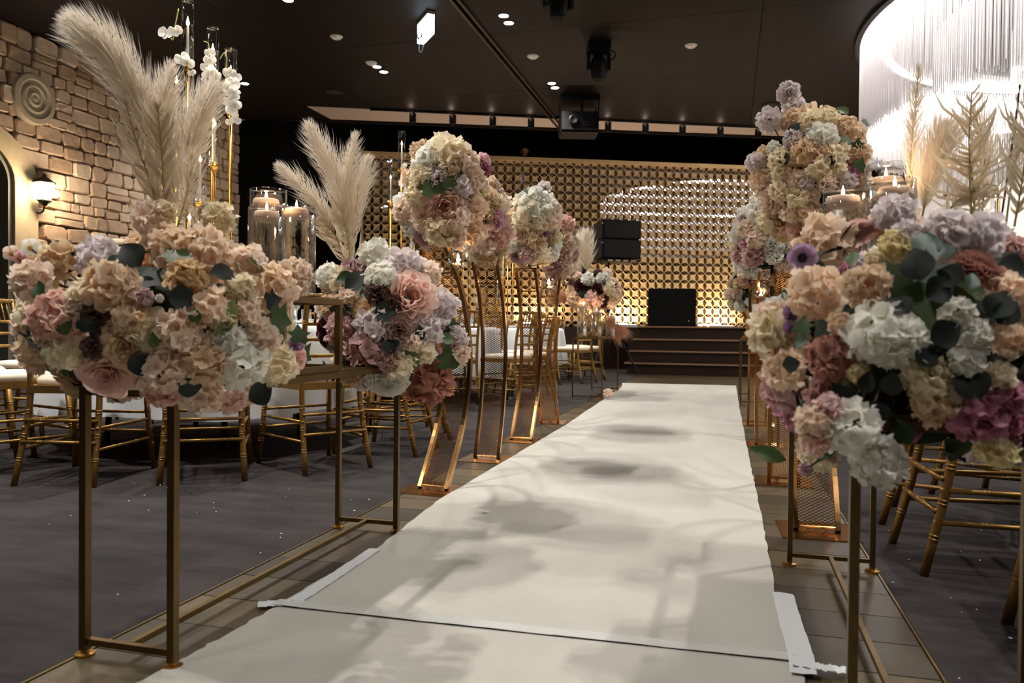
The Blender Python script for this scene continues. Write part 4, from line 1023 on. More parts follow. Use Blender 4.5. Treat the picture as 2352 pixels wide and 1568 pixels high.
def bud(seed):
    rnd = random.Random(seed); m = MB()
    for r in range(3):
        for k in range(5): pet(m, rnd, (.2*cos(2*pi*k/5+r), .2*sin(2*pi*k/5+r), -.5), 2*pi*k/5+r, .12+.14*r, 1.3-.15*r, .42, .75, -.25, .04, 5, 5, .2, 1.)
    return m
def orchid(seed):
    rnd = random.Random(seed); m = MB()
    for al, L, Wd in ((pi/2, .85, .33), (pi/2+2.2, .85, .3), (pi/2-2.2, .85, .3), (.15, 1.0, .56), (pi-.15, 1.0, .56)): pet(m, rnd, (0, 0, 0), al, 1.3, L, Wd, .2, .1, .08, 5, 5, .25, 1.)
    for a in (-.5, 0, .5): pet(m, rnd, (0, 0, .05), -pi/2+a, .5, .4, .14, .6, .4, .0, 3, 4, .0, .3)
    return m
def leaf_shape(kind):
    m = MB()
    if kind == 'ivy':
        rim = [(0, -.1), (.35, -.22), (.62, .0), (.42, .22), (.78, .48), (.40, .55), (.24, .68), (0, 1.05)]
        pts = rim+[(-x, y) for x, y in reversed(rim[1:-1])]; vs = [(0, .25, .0)]+[(x, y, .10*abs(x)-.12*(y-.3)**2) for x, y in pts]; n = len(pts)
        m.add(vs, [(0, 1+i, 1+(i+1) % n) for i in range(n)])
    else:
        wd = .34 if kind == 'oval' else (.2 if kind == 'narrow' else .46); nv = 8
        vs = []
        for j in range(nv+1):
            v = j/nv; w = wd*sin(pi*v**.85)+.004
            for u in (-1, -.5, 0, .5, 1): vs.append((u*w, v, .18*abs(u)*w*1.6-.22*v*v+.02*sin(9*v)*u))
        m.add(vs, [(j*5+i, j*5+i+1, (j+1)*5+i+1, (j+1)*5+i) for j in range(nv) for i in range(4)])
    return m
GEO = {'hydrangea': [hydrangea(i) for i in (1, 2, 3)], 'carnation': [carnation(i) for i in (4, 5)], 'rose': [rose(i) for i in (6, 7)], 'peony': [peony(8)], 'ranunculus': [ranunculus(9)], 'anemone': [anemone(10)], 'blossom': [blossom(11)], 'bud': [bud(12)], 'orchid_bloom': [orchid(13)]}
FM = {}
def fmesh(kind, pal):
    i = random.randrange(len(GEO[kind])); k = (kind, i, pal)
    if k not in FM: FM[k] = GEO[kind][i].mesh(kind, 'p_'+pal, True, True)
    return FM[k]
LM = {}
def lmesh(kind, mat):
    if (kind, mat) not in LM: LM[(kind, mat)] = leaf_shape(kind).mesh('leaf', 'l_'+mat, True)
    return LM[(kind, mat)]
def hit(C, rad, px, py):
    """first meeting of the line of sight with an ellipsoid of flowers (else the nearest pass)"""
    d = ray(px, py).normalized(); o = CAM-C; s = Vector((1/rad[0], 1/rad[1], 1/rad[2]))
    a = Vector((d.x*s.x, d.y*s.y, d.z*s.z)); b = Vector((o.x*s.x, o.y*s.y, o.z*s.z)); A, B, Cq = a.dot(a), 2*a.dot(b), b.dot(b)-1; D = B*B-4*A*Cq
    t_ = (-B-sqrt(D))/(2*A) if D > 0 else -B/(2*A)
    p = CAM+d*t_-C; n = Vector((p.x*s.x**2, p.y*s.y**2, p.z*s.z**2)).normalized(); return p, n
KN = {'h': 'hydrangea', 'c': 'carnation', 'r': 'rose', 'p': 'peony', 'u': 'ranunculus', 'a': 'anemone', 'b': 'blossom', 'd': 'bud'}
def add_flower(parent, kind, pal, p, n, r):
    f = obj(kind, fmesh(kind, pal), parent, mtx=mat_from(n, random.uniform(0, 6.28), p, r))
    if kind == 'anemone': MB().lathe([(0, .05), (.28, .08), (.3, .2), (.2, .36), (0, .42)], 14).build('flower_centre', 'anther_black', f, smooth=True)
    if kind == 'blossom': MB().lathe([(0, .05), (.2, .1), (.16, .25), (0, .3)], 8).build('flower_centre', 'anther_yellow', f, smooth=True)
    return f
def add_leaf(parent, kind, mat, p, n, size, ang=None):
    a = random.uniform(0, 6.28) if ang is None else ang
    return obj('leaf', lmesh(kind, mat), parent, mtx=mat_from(n, a, p, size))
def bouquet(name, label, C, rad, scale, flowers, leaves, fill, fill_pal, fill_r=(.042, .058), off=(0, 0), core=.66, fk='hhhc', seed=0, dense=True):
    rnd = random.Random(seed); C = Vector(C); t = thing(name, label, 'flowers', C)
    m = MB(); bm = bmesh.new(); bmesh.ops.create_icosphere(bm, subdivisions=3, radius=1)
    vs = [v.co.copy() for v in bm.verts]; fs = [tuple(v.index for v in f.verts) for f in bm.faces]; bm.free()
    m.add([Vector((v.x*rad[0], v.y*rad[1], v.z*rad[2]))*core*rnd.uniform(.93, 1.05) for v in vs], fs); m.build('foam_core', 'foam_green', t)
    placed = []
    for (x, y, r, k, pal) in flowers:
        px, py, rp = off[0]+x*scale, off[1]+y*scale, r*scale
        p, n = hit(C, rad, px, py); rr = rp/FPX*depth_of(C+p)
        n2 = (n*.8+(CAM-C-p).normalized()*.35+Vector((rnd.uniform(-.2, .2), rnd.uniform(-.2, .2), rnd.uniform(-.1, .2)))).normalized()
        add_flower(t, KN[k], pal, p-n*rr*.35, n2, rr*1.18); placed.append((p, rr))
    for (x, y, r, k, mat) in leaves:
        px, py, rp = off[0]+x*scale, off[1]+y*scale, r*scale
        p, n = hit(C, rad, px, py); rr = rp/FPX*depth_of(C+p)
        n2 = (n*.6+(CAM-C-p).normalized()*.5+Vector((rnd.uniform(-.3, .3), rnd.uniform(-.3, .3), rnd.uniform(-.2, .3)))).normalized()
        q = mat_from(n2, 0).to_3x3() @ Vector((0, 1, 0)); a = rnd.uniform(-1.2, 1.2)+(0 if q.z > 0 else pi)
        add_leaf(t, {'i': 'ivy', 'o': 'oval', 'n': 'narrow', 'w': 'broad'}[k], mat, p-n*rr*.0+n*.012-(mat_from(n2, a).to_3x3() @ Vector((0, 1, 0)))*rr*.8, n2, rr*(1.45 if k == 'i' else 1.9), a)
    k = 0; tries = 0; N = fill; vw = (CAM-C).normalized()
    while k < N and tries < N*40:
        tries += 1; zc = rnd.uniform(-.85, 1); th = rnd.uniform(0, 6.28); s = sqrt(1-zc*zc); n = Vector((s*cos(th), s*sin(th), zc)); p = Vector((n.x*rad[0], n.y*rad[1], n.z*rad[2]))*rnd.uniform(.86, .98); rr = rnd.uniform(*fill_r)
        if flowers and dense is False and n.dot(vw) > .05: continue
        if any((p-q).length < (rr+r2)*.72 for q, r2 in placed): continue
        nn = Vector((p.x/rad[0]**2, p.y/rad[1]**2, p.z/rad[2]**2)).normalized()
        random.seed(seed*991+tries); add_flower(t, KN[rnd.choice(fk)], rnd.choice(fill_pal), p-nn*rr*.3, (nn+Vector((rnd.uniform(-.25, .25), rnd.uniform(-.25, .25), rnd.uniform(-.2, .25)))).normalized(), rr*1.1); placed.append((p, rr)); k += 1
    for q in range(int(fill*.35)+6+(0 if dense else 45)):
        zc = rnd.uniform(-.9, .9); th = rnd.uniform(0, 6.28); s = sqrt(1-zc*zc); p = Vector((s*cos(th)*rad[0], s*sin(th)*rad[1], zc*rad[2])); n = Vector((s*cos(th), s*sin(th), zc)); sz = fill_r[1]*rnd.uniform(1., 1.5)
        add_leaf(t, rnd.choice(['oval', 'ivy', 'oval']), rnd.choice(['green', 'dark', 'dark', 'blue'] if dense else ['dark', 'dark', 'dark', 'green']), p*.8, (n+Vector((rnd.uniform(-.6, .6), rnd.uniform(-.6, .6), rnd.uniform(-.6, .6)))).normalized(), sz)
    return t
def plume(parent, pts, width, n, mat, seed, up=.75, barb=False, wdt=.0008, t0=.25, droop=.12):
    """feathery dried grass plume: a stem with many fine hairs"""
    rnd = random.Random(seed); o = parent.location; P = bez([p-o for p in pts], 40); m = MB()
    Ls = [0]
    for i in range(40): Ls.append(Ls[-1]+(P[i+1]-P[i]).length)
    tot = Ls[-1]
    st = thing_part = MB(); st.tube(P, [.0022*(1-.75*i/40)+.0004 for i in range(41)], 5); s_o = st.build('stem', 'stem_brown' if barb == 2 else 'stem_olive', parent, smooth=True)
    view = (CAM-o-P[20]).normalized()
    for k in range(n if barb else int(n*.72)):
        u = t0+(1-t0)*rnd.random()**.9; i = min(39, int(u*40)); a = P[i].lerp(P[i+1], u*40-i); d = (P[i+1]-P[i]).normalized()
        prof = min(1, (u-t0)/.14+.25)*min(1, (1.02-u)/.30+.18); L = width*prof*rnd.uniform(.45, 1.3)
        if barb:
            side = d.cross(view).normalized()*rnd.choice((-1, 1)); rad_ = (side+view*rnd.uniform(-.35, .35)).normalized()
        else:
            r = Vector((rnd.gauss(0, 1), rnd.gauss(0, 1), rnd.gauss(0, 1))); rad_ = (r-d*r.dot(d)).normalized()
        dr = (d*up+rad_*rnd.uniform(.45, 1.)*(1 if not barb else .9)).normalized(); L *= 1.25
        q0 = a; q1 = a+dr*L*.55; q2 = a+(dr+d*.35).normalized()*L+Vector((0, 0, -droop*L*rnd.random()))
        w_ = dr.cross(view); w_ = w_.normalized()*wdt if w_.length > 1e-4 else Vector((wdt, 0, 0))
        if barb: w_ *= rnd.uniform(2.5, 4.5)
        m.add([q0-w_*.8, q0+w_*.8, q1-w_, q1+w_, q2], [(0, 1, 3, 2), (2, 3, 4)], None, [.1, .1, .6, .6, 1])
    m.build('pampas_plume' if not barb else 'dried_frond', 'pl_'+mat, parent, smooth=False, tint=True)
def D(pts, d): return [at_depth(x, y, (d if not isinstance(d, (list, tuple)) else d[i])) for i, (x, y) in enumerate(pts)]

# ---- near left bouquet (front end of the left stand)
S2 = .4465
fl1 = [(140,400,95,'h','blush'),(500,270,100,'h','lavender'),(550,440,130,'h','peach'),(740,500,95,'d','mauve'),(820,505,42,'d','white'),(270,600,130,'h','pinkrose'),(320,780,105,'h','cream'),(480,580,66,'c','brown'),(470,760,58,'c','brown'),(540,905,130,'r','pinkrose'),(630,750,110,'r','tan'),(780,690,100,'r','cream'),(930,670,110,'h','blush'),(1090,540,92,'h','peach'),(860,870,112,'h','blush'),(1065,830,112,'h','peach'),(1250,840,130,'h','white'),(1190,720,80,'h','white'),(1350,700,90,'h','blush'),(1450,860,95,'h','cream'),(1545,840,60,'r','pinkrose'),(900,220,112,'h','peach'),(1060,250,120,'h','peach'),(960,390,95,'h','tan'),(1300,300,85,'h','blush'),(1420,430,112,'h','peach'),(1530,370,85,'h','blush'),(1240,450,75,'h','cream'),(1290,570,66,'h','blush'),(830,985,90,'h','pinkrose'),(1050,1015,100,'h','blush'),(1200,1045,62,'h','pinkrose'),(760,940,55,'h','blush'),(1540,740,40,'c','purple'),(660,620,80,'h','tan'),(420,480,80,'h','cream'),(360,560,70,'h','blush'),(230,690,70,'h','blush'),(1150,620,60,'h','cream')]
lv1 = [(690,310,85,'w','dark'),(600,330,50,'o','blue'),(890,290,80,'i','green'),(980,230,70,'i','green'),(1135,390,80,'o','dark'),(930,510,75,'w','dark'),(1330,330,70,'i','olive'),(1440,620,90,'i','green'),(1510,670,60,'i','green'),(1180,550,60,'i','olive'),(720,830,70,'w','dark'),(960,930,80,'w','dark'),(1320,970,80,'w','dark'),(350,640,70,'o','green'),(230,480,70,'o','green'),(460,640,60,'o','dark'),(1000,600,50,'o','green'),(1140,660,45,'o','olive'),(800,715,50,'o','olive'),(1400,520,60,'i','dark')]
C1 = at_depth(372, 742, 1.86); r1 = (.345, .29, .225)
b1 = bouquet('flower_arrangement', 'large blush and peach bouquet with plumes on the near left stand', C1, r1, S2, fl1, lv1, 46, ['peach', 'blush', 'cream', 'blush', 'tan'], (.038, .052), (0, 460), .60, 'hhhr', 1, False)
def extra(b, items, sc, off, depth):
    for (x, y, r, k, pal) in items:
        P = at_depth(off[0]+x*sc, off[1]+y*sc, depth); n = ((CAM-P).normalized()+Vector((random.uniform(-.3, .3), random.uniform(-.3, .3), random.uniform(0, .4)))).normalized()
        add_flower(b, KN[k], pal, P-b.location, n, r*sc/FPX*depth*1.1)
        c = b.location; MB().tube(bez([P-c, (P-c)*.7+Vector((0, 0, -.02)), (P-c)*.35], 8), .0022, 5).build('stem', 'stem_brown', b)
extra(b1, [(60,275,44,'b','blush'),(155,245,52,'b','white'),(235,268,42,'b','cream'),(100,300,40,'b','rosepink'),(290,350,38,'b','white'),(780,90,95,'h','blush'),(850,60,60,'h','cream'),(1120,95,88,'h','cream'),(1060,70,50,'h','peach'),(180,340,50,'h','peach')], S2, (0, 460), 1.9)
plume(b1, D([(372, 560), (345, 400), (328, 268), (262, 140), (160, 45)], [1.95, 1.97, 1.98, 1.96, 1.92]), .095, 2600, 'ivory', 21, .9, t0=.42)
plume(b1, D([(378, 560), (362, 420), (365, 300), (392, 150)], 2.0), .075, 1300, 'ivory', 22, 1.0, t0=.3)
plume(b1, D([(392, 560), (410, 420), (440, 310), (495, 190)], 1.98), .08, 1400, 'ivory', 23, .9, t0=.28)
plume(b1, D([(380, 570), (378, 470), (372, 360), (362, 240)], 1.93), .09, 120, 'straw', 24, 1.1, True, t0=.1)
plume(b1, D([(380, 570), (352, 440), (318, 340), (288, 232)], 1.92), .07, 70, 'straw', 25, 1.3, True, t0=.15)
plume(b1, D([(390, 570), (420, 480), (432, 420), (440, 350)], 1.9), .06, 300, 'straw', 26, 1.0, t0=.2)
# ---- second bouquet on the far end of the left stand
S3 = .459
fl2 = [(650,730,70,'h','white'),(680,855,76,'h','white'),(800,780,80,'h','lavender'),(880,800,60,'h','lavender'),(935,835,65,'h','blush'),(845,950,118,'p','coral'),(780,1130,86,'r','smoke'),(640,1100,78,'h','lavender'),(470,1120,80,'h','dusty'),(930,1130,72,'h','lavender'),(1000,1010,82,'h','lavender'),(450,890,80,'h','cream'),(600,1240,92,'h','dusty'),(710,1280,66,'h','dusty'),(720,1395,105,'u','white'),(940,1410,105,'h','terracotta'),(780,1300,75,'h','cream'),(385,1130,62,'r','burgundy'),(1070,1170,58,'h','lavender'),(1090,1250,55,'h','blush'),(600,1030,52,'r','tan'),(665,940,62,'c','brown'),(740,990,45,'c','brown'),(900,1240,62,'h','cream'),(530,1365,50,'h','tan'),(400,850,60,'h','white'),(520,960,50,'h','blush'),(850,1190,50,'h','blush'),(420,1010,60,'h','peach')]
lv2 = [(1040,1110,60,'i','green'),(1005,1240,75,'i','green'),(560,900,70,'o','dark'),(520,880,60,'o','green'),(735,1205,55,'w','dark'),(870,1150,45,'o','dark'),(700,1040,60,'w','dark'),(330,1230,70,'i','green'),(420,1320,60,'i','dark'),(830,1270,70,'o','olive'),(500,1000,55,'i','dark'),(1000,1170,45,'o','green'),(560,1280,60,'w','dark')]
C2 = at_depth(888, 752, 2.92); r2 = (.235, .24, .275)
b2 = bouquet('flower_arrangement', 'lavender and white bouquet with one big salmon peony on the left stand', C2, r2, S3, fl2, lv2, 26, ['lavender', 'dusty', 'blush', 'white', 'mauve'], (.048, .066), (560, 240), .62, 'hhhc', 2, False)
for pts, wd, n, mt, t0 in (([(808, 620), (795, 510), (765, 400), (708, 285)], .095, 1500, 'ivory', .3), ([(810, 620), (800, 520), (790, 430), (818, 308)], .08, 1200, 'ivory', .3), ([(815, 620), (815, 530), (822, 450), (845, 362)], .08, 1100, 'ivory', .3), ([(800, 620), (765, 530), (715, 450), (640, 380)], .075, 1000, 'ivory', .35), ([(815, 640), (800, 590), (770, 540), (735, 500)], .10, 100, 'straw', .1)):
    plume(b2, D(pts, 3.0), wd, n, mt, int(pts[-1][0]), .95, mt == 'straw', t0=t0)
plume(b2, D([(805, 640), (800, 560), (790, 510), (780, 470)], 2.95), .09, 90, 'straw', 77, 1.2, True, t0=.1)
# ---- bouquets on the curved mesh stands
S4 = .4466; O4 = (900, 300)
def ballC(px, py, key, push=0): 
    return at_depth(px, py, depth_of(TOPS[key])+push)
f = [(290,110,105,'h','cream'),(180,140,75,'h','white'),(380,170,85,'h','blush'),(240,240,62,'c','lavender'),(360,285,56,'h','lavender'),(278,392,88,'p','coral'),(150,450,66,'r','blush'),(60,420,70,'h','blush'),(42,372,50,'h','white'),(240,515,80,'h','cream'),(160,558,50,'r','mauve'),(335,450,72,'h','blush'),(480,150,42,'c','rosepink'),(490,195,36,'c','magenta'),(420,255,62,'h','blush'),(150,230,62,'h','cream'),(300,190,60,'h','blush'),(120,330,60,'h','cream'),(90,500,50,'h','white'),(330,560,55,'h','blush')]
bouquet('flower_arrangement', 'round cream bouquet with a salmon peony on the first left mesh stand', ballC(1018, 452, 'L1'), (.19, .2, .265), S4, f, [(335,215,55,'i','green'),(170,270,50,'i','green'),(212,312,48,'i','green'),(290,280,50,'o','green'),(250,290,40,'i','green'),(375,235,36,'o','green')], 30, ['cream', 'blush', 'white', 'peach'], (.045, .062), O4, .7, 'hhcr', 3)
f = [(405,355,52,'c','blush'),(490,340,72,'c','tan'),(545,370,62,'c','cream'),(430,480,80,'u','cream'),(430,560,62,'h','blush'),(540,470,62,'c','rosepink'),(545,560,62,'c','pinkrose'),(490,590,50,'h','blush'),(470,430,50,'h','tan'),(500,520,50,'h','pinkrose')]
bouquet('flower_arrangement', 'pink and cream bouquet on the second left mesh stand', ballC(1116, 520, 'L2'), (.13, .16, .25), S4, f, [(480,460,30,'o','dark')], 26, ['blush', 'pinkrose', 'cream', 'tan'], (.045, .062), O4, .7, 'hcch', 4)
f = [(740,385,92,'h','white'),(700,445,80,'h','cream'),(650,540,52,'r','blush'),(830,405,62,'c','blush'),(740,560,52,'h','tan'),(630,645,36,'r','mauve'),(700,640,46,'h','dusty'),(780,530,32,'c','purple'),(820,460,62,'h','blush'),(760,620,52,'h','cream'),(770,470,60,'h','cream'),(620,590,40,'h','white')]
b3 = bouquet('flower_arrangement', 'ivory domed bouquet with a lone lavender sprig on the third left mesh stand', ballC(1224, 528, 'L3'), (.185, .19, .29), S4, f, [(690,320,35,'i','green'),(800,330,35,'i','green')], 28, ['cream', 'white', 'blush', 'tan'], (.05, .066), O4, .7, 'hhcr', 5)
extra(b3, [(785, 295, 36, 'c', 'lavender'), (720, 318, 26, 'h', 'white')], S4, O4, depth_of(b3.location))
f = [(850,650,72,'c','dusty'),(900,560,52,'c','blush'),(890,480,52,'h','pinkrose'),(830,700,60,'c','dusty'),(900,700,48,'h','blush'),(845,560,42,'h','cream'),(900,620,50,'c','blush')]
bouquet('flower_arrangement', 'dusty pink bouquet on the fourth left mesh stand', ballC(1284, 572, 'L4'), (.15, .17, .27), S4, f, [], 24, ['dusty', 'blush', 'pinkrose', 'cream'], (.05, .066), O4, .7, 'chch', 6)
S5 = .3445; O5 = (1640, 160)
f = [(650,330,72,'h','cream'),(770,315,62,'h','cream'),(900,375,74,'h','tan'),(720,445,100,'h','white'),(600,545,92,'h','tan'),(700,525,80,'h','peach'),(700,665,82,'h','cream'),(820,565,82,'h','cream'),(985,545,72,'h','peach'),(430,600,74,'h','cream'),(445,700,66,'h','cream'),(560,735,72,'c','blush'),(610,760,52,'h','lavender'),(935,690,46,'c','magenta'),(900,745,62,'h','lavender'),(560,1120,92,'c','pinkrose'),(560,855,82,'h','cream'),(620,955,72,'h','peach'),(440,810,72,'h','cream'),(640,850,60,'c','blush'),(520,460,60,'h','lavender'),(390,520,45,'h','white'),(700,960,50,'h','cream'),(760,760,60,'h','blush'),(500,960,60,'h','blush'),(830,660,60,'h','cream')]
b5 = bouquet('flower_arrangement', 'tall ivory and tan bouquet with stray lavender stems on the first right mesh stand', ballC(1866, 408, 'R1'), (.20, .2, .275), S5, f, [(700,420,55,'o','green'),(850,290,50,'o','green'),(990,355,40,'i','green'),(540,410,55,'o','dark'),(940,495,45,'i','green'),(790,610,50,'o','dark'),(960,625,60,'i','green'),(480,600,60,'o','dark'),(870,470,45,'i','green'),(740,760,40,'o','green')], 30, ['cream', 'peach', 'tan', 'blush'], (.042, .058), O5, .7, 'hhhc', 7)
extra(b5, [(500,155,75,'c','lavender'),(530,245,72,'c','lavender'),(370,330,84,'c','lavender'),(280,615,64,'c','lavender')], S5, O5, depth_of(b5.location)-.02)
f = [(300,930,82,'h','white'),(330,1030,74,'c','cream'),(220,1060,62,'h','blush'),(390,1170,72,'c','white'),(280,1130,62,'h','blush'),(200,1170,42,'c','rosepink'),(170,975,36,'c','lavender'),(250,1250,72,'h','dusty'),(400,1245,52,'h','white'),(340,880,60,'h','blush'),(420,980,62,'h','dusty'),(340,820,60,'h','cream')]
bouquet('flower_arrangement', 'white and pink bouquet on the second right mesh stand', ballC(1768, 545, 'R2'), (.17, .18, .235), S5, f, [], 24, ['blush', 'white', 'cream', 'dusty'], (.045, .06), O5, .7, 'chch', 8)
bouquet('flower_arrangement', 'pale mixed bouquet on the third right mesh stand', ballC(1742, 545, 'R3'), (.17, .18, .25), 1, [], [], 30, ['blush', 'white', 'cream', 'lavender'], (.045, .06), (0, 0), .7, 'chch', 9)
bouquet('flower_arrangement', 'pale rose bouquet on the fourth right mesh stand', ballC(1730, 585, 'R4'), (.15, .17, .25), 1, [], [], 26, ['blush', 'dusty', 'cream', 'white'], (.045, .06), (0, 0), .7, 'chch', 10)
# ---- far stands
b11 = bouquet('flower_arrangement', 'loose cream, coral and burgundy bouquet with plumes on the far left stand', at_depth(1362, 668, 9.0), (.33, .32, .26), 1, [(1362,690,22,'h','coral'),(1350,640,15,'h','white'),(1385,640,15,'h','white'),(1400,662,16,'h','cream'),(1330,655,14,'c','burgundy'),(1318,690,18,'h','tan'),(1410,690,16,'h','peach'),(1375,665,13,'c','burgundy')], [(1390,650,14,'o','dark'),(1340,675,14,'o','dark'),(1405,650,12,'i','green')], 40, ['cream', 'blush', 'tan', 'burgundy', 'peach', 'brown', 'white'], (.05, .08), (0, 0), .62, 'hhcr', 11)
for q, (pts, mt) in enumerate((([(1350, 640), (1340, 590), (1322, 545)], 'ivory'), ([(1352, 640), (1350, 590), (1345, 530)], 'ivory'), ([(1345, 650), (1325, 620), (1305, 590)], 'ivory'), ([(1385, 700), (1405, 740), (1425, 765)], 'pink'), ([(1320, 690), (1300, 685), (1275, 680)], 'pink'))): plume(b11, D(pts, 9.0), .16, 700, mt, 100+q, .9, wdt=.002, t0=.2)
b12 = bouquet('flower_arrangement', 'loose cream and coral bouquet on the far right stand', at_depth(1722, 668, 8.6), (.24, .28, .28), 1, [], [], 40, ['cream', 'blush', 'tan', 'peach', 'white'], (.05, .08), (0, 0), .62, 'hhcr', 12)
for b_, zs, rz_ in ((b11, .666, .26), (b12, .666, .28)):
    h_ = b_.location.z-rz_*.75-zs
    MB().lathe([(0, -rz_*.75-h_), (.07, -rz_*.75-h_), (.075, -rz_*.75-h_+.02), (.03, -rz_*.75-h_*.8), (.03, -rz_*.75-h_*.4), (.10, -rz_*.75), (.11, -rz_*.6), (0, -rz_*.6)], 20).build('urn', 'gold', b_, smooth=True)
# ---- near right bouquet
S6 = .4336; O6 = (1640, 500)
f = [(510,390,132,'h','peach'),(790,350,112,'h','peach'),(290,620,132,'h','cream'),(350,800,105,'h','peach'),(285,530,92,'h','blush'),(870,610,165,'h','white'),(1045,640,95,'h','white'),(1380,620,92,'h','white'),(1350,765,82,'h','white'),(840,215,90,'d','cream'),(960,130,80,'h','lemon'),(1250,60,130,'h','lavender'),(1420,80,120,'h','lavender'),(1400,240,105,'u','terracotta'),(600,750,112,'h','terracotta'),(570,950,92,'h','dusty'),(1400,1040,152,'h','magenta'),(1540,960,105,'h','magenta'),(1500,1235,92,'h','lemon'),(1130,860,112,'h','cream'),(1160,1010,100,'h','tan'),(1570,640,85,'h','peach'),(1600,400,105,'h','peach'),(1510,850,80,'h','cream'),(395,500,42,'c','purple'),(390,575,35,'c','purple'),(1020,80,80,'h','lavender'),(1560,1100,80,'h','magenta'),(660,560,60,'h','peach'),(760,830,50,'h','lemon'),(1300,500,80,'h','white'),(1250,960,80,'h','cream'),(640,1000,60,'h','dusty'),(1500,300,60,'r','terracotta')]
lv = [(1080,280,100,'w','dark'),(1210,620,92,'w','dark'),(1350,870,110,'w','dark'),(490,650,70,'o','blue'),(700,930,80,'o','dark'),(880,1020,80,'w','dark'),(1010,1120,80,'o','green'),(750,240,60,'o','green'),(1120,170,90,'w','blue'),(500,560,60,'i','green'),(1190,200,80,'w','blue'),(1250,330,80,'w','dark'),(1350,360,60,'o','blue'),(820,870,70,'o','dark'),(440,770,70,'o','dark'),(1480,480,90,'w','dark'),(1180,400,90,'w','dark'),(1520,520,80,'w','dark'),(950,880,70,'w','dark'),(1000,480,70,'w','dark'),(1120,740,70,'w','dark')]
C6 = at_depth(2080, 790, 1.48); r6 = (.275, .33, .275)
b6 = bouquet('flower_arrangement', 'huge near bouquet with white and magenta hydrangeas on the right stand', C6, r6, S6, f, lv, 40, ['peach', 'cream', 'white', 'dusty', 'magenta', 'lavender'], (.04, .058), O6, .60, 'hhhr', 13, False)
extra(b6, [(720,1120,150,'h','white'),(875,1290,132,'h','white'),(525,1090,95,'h','blush'),(535,1195,75,'h','coral'),(1500,1235,92,'h','lemon'),(600,1010,80,'h','dusty')], S6, O6, 1.20)
extra(b6, [(465,215,78,'a','purple'),(490,1335,78,'d','mauve')], S6, O6, 1.42)
for (x, y, a) in ((385, 1285, 1.2), (560, 1290, -.6)):
    P = at_depth(O6[0]+x*S6, O6[1]+y*S6, 1.42); add_leaf(b6, 'narrow', 'green', P-b6.location, (CAM-P).normalized(), .07, a)
for q, (pts, wd, n, mt, br, dd, up) in enumerate((([(2085, 520), (2092, 400), (2098, 290), (2112, 152)], .055, 420, 'ivory', 0, 1.95, 1.2), ([(2110, 540), (2130, 440), (2150, 360), (2175, 290)], .075, 1500, 'ivory', 0, 1.9, 1.0), ([(2240, 520), (2236, 440), (2226, 330), (2232, 215)], .085, 44, 'straw', 1, 1.75, .75), ([(2235, 520), (2228, 430), (2226, 340)], .085, 36, 'straw', 1, 1.74, .3), ([(2255, 500), (2262, 400), (2258, 320), (2235, 250)], .06, 420, 'straw', 0, 1.85, .9), ([(2310, 520), (2330, 380), (2360, 280), (2400, 180)], .075, 420, 'straw', 0, 1.8, .9), ([(2330, 520), (2350, 400), (2365, 250)], .09, 44, 'straw', 1, 1.7, .9), ([(2150, 520), (2200, 460), (2270, 420)], .05, 60, 'ivory', 1, 1.75, .9))):
    plume(b6, D(pts, dd), wd, n, mt, 200+q, up, bool(br), t0=.2 if n > 300 else .1)
MB().tube([p-b6.location for p in bez(D([(2300, 500), (2318, 380), (2335, 260), (2342, 195)], 1.75), 12)], .0022, 6).build('stem', 'stem_brown', b6)
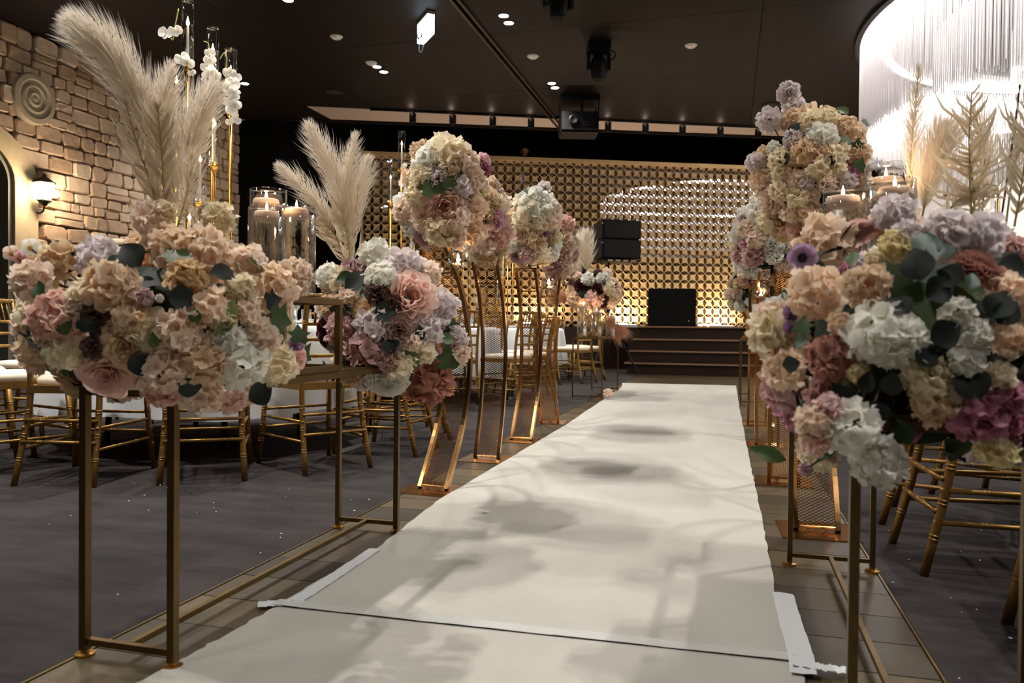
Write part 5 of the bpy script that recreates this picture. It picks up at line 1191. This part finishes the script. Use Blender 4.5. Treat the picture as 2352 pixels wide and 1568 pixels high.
# ---- orchids on the near left candelabrum
def orchid_spray(pts, blooms, lab, d=5.05):
    P = D(pts, d); t = thing('orchid_spray', lab, 'orchid', P[0]); MB().tube([p-P[0] for p in bez(P, 20)], .004, 6).build('stem', 'stem_olive', t, smooth=True)
    for (x, y, r) in blooms:
        q = at_depth(x, y, d-.04); n = ((CAM-q).normalized()+Vector((random.uniform(-.5, .5), 0, random.uniform(-.4, .4)))).normalized(); add_flower(t, 'orchid_bloom', 'orchid', q-P[0], n, r/FPX*d)
orchid_spray([(410, 20), (402, 60), (398, 90), (392, 88)], [(383, 75, 20), (402, 70, 17)], 'white orchid pair on the tallest candelabrum tube')
orchid_spray([(424, 185), (422, 160), (428, 140)], [(418, 132, 18), (432, 143, 18), (440, 166, 10)], 'white orchid blooms below the tallest glass tube')
orchid_spray([(468, 95), (478, 100), (480, 120), (474, 150), (466, 185)], [(482, 122, 13), (482, 136, 15), (474, 150, 16), (486, 165, 18), (474, 180, 16), (497, 172, 14)], 'clustered white orchids between the two middle glass tubes')
orchid_spray([(505, 135), (515, 122), (521, 135), (518, 170), (524, 220), (530, 280)], [(527, 168, 16), (540, 178, 15), (534, 190, 18), (522, 205, 17), (538, 212, 18), (527, 228, 18), (541, 240, 16), (534, 255, 14), (543, 272, 14), (528, 278, 11)], 'long trailing white orchid spray on the right candelabrum tube')
orchid_spray([(948, 380), (935, 376), (925, 390)], [(928, 382, 9), (922, 421, 9), (938, 424, 8)], 'small white orchids on the candelabrum behind the first left mesh stand', 8.42)
# ---- fallen bits
P = on_z(1397, 916, .006); fb = add_flower(None, 'hydrangea', 'blush', P+Vector((0, 0, .055)), (-.2, -.6, .8), .06); fb.name = 'fallen_flower'; tag(fb, 'single fallen blush hydrangea head on the runner edge', 'flower')
PB = MB(); PB.add([(-.006, 0, .001), (0, -.003, .002), (.007, .001, .003), (0, .004, .001), (0, 0, .004)], [(0, 1, 4), (1, 2, 4), (2, 3, 4), (3, 0, 4)]); pbm = PB.mesh('petal_fragment', 'petal_bit')
q = on_z(1115, 1178, .006); o = obj('petal_fragment', pbm, None, mtx=Matrix.Translation(q) @ Matrix.Diagonal((2.5, 2.5, 3, 1))); tag(o, 'curled pale petal lying on the runner', 'petal')
rnd = random.Random(5)
for side, n in ((0, 46), (1, 26)):
    for k in range(n):
        x, y = (rnd.uniform(WL-1.6, WL-.05), rnd.uniform(1.2, 3.2)) if side == 0 else (rnd.uniform(WR+.02, WR+.5), rnd.uniform(1.6, 3.4))
        s = rnd.uniform(.4, 1.0); o = obj('petal_fragment', pbm, None, mtx=Matrix.Translation((x, y, .001)) @ Matrix.Rotation(rnd.uniform(0, 6.28), 4, 'Z') @ Matrix.Diagonal((s, s, s, 1)))
        tag(o, 'tiny white petal fragment scattered on the dark carpet '+('left' if side == 0 else 'right')+' of the aisle', 'petal', 'petal fragments on the '+('left' if side == 0 else 'right')+' carpet')
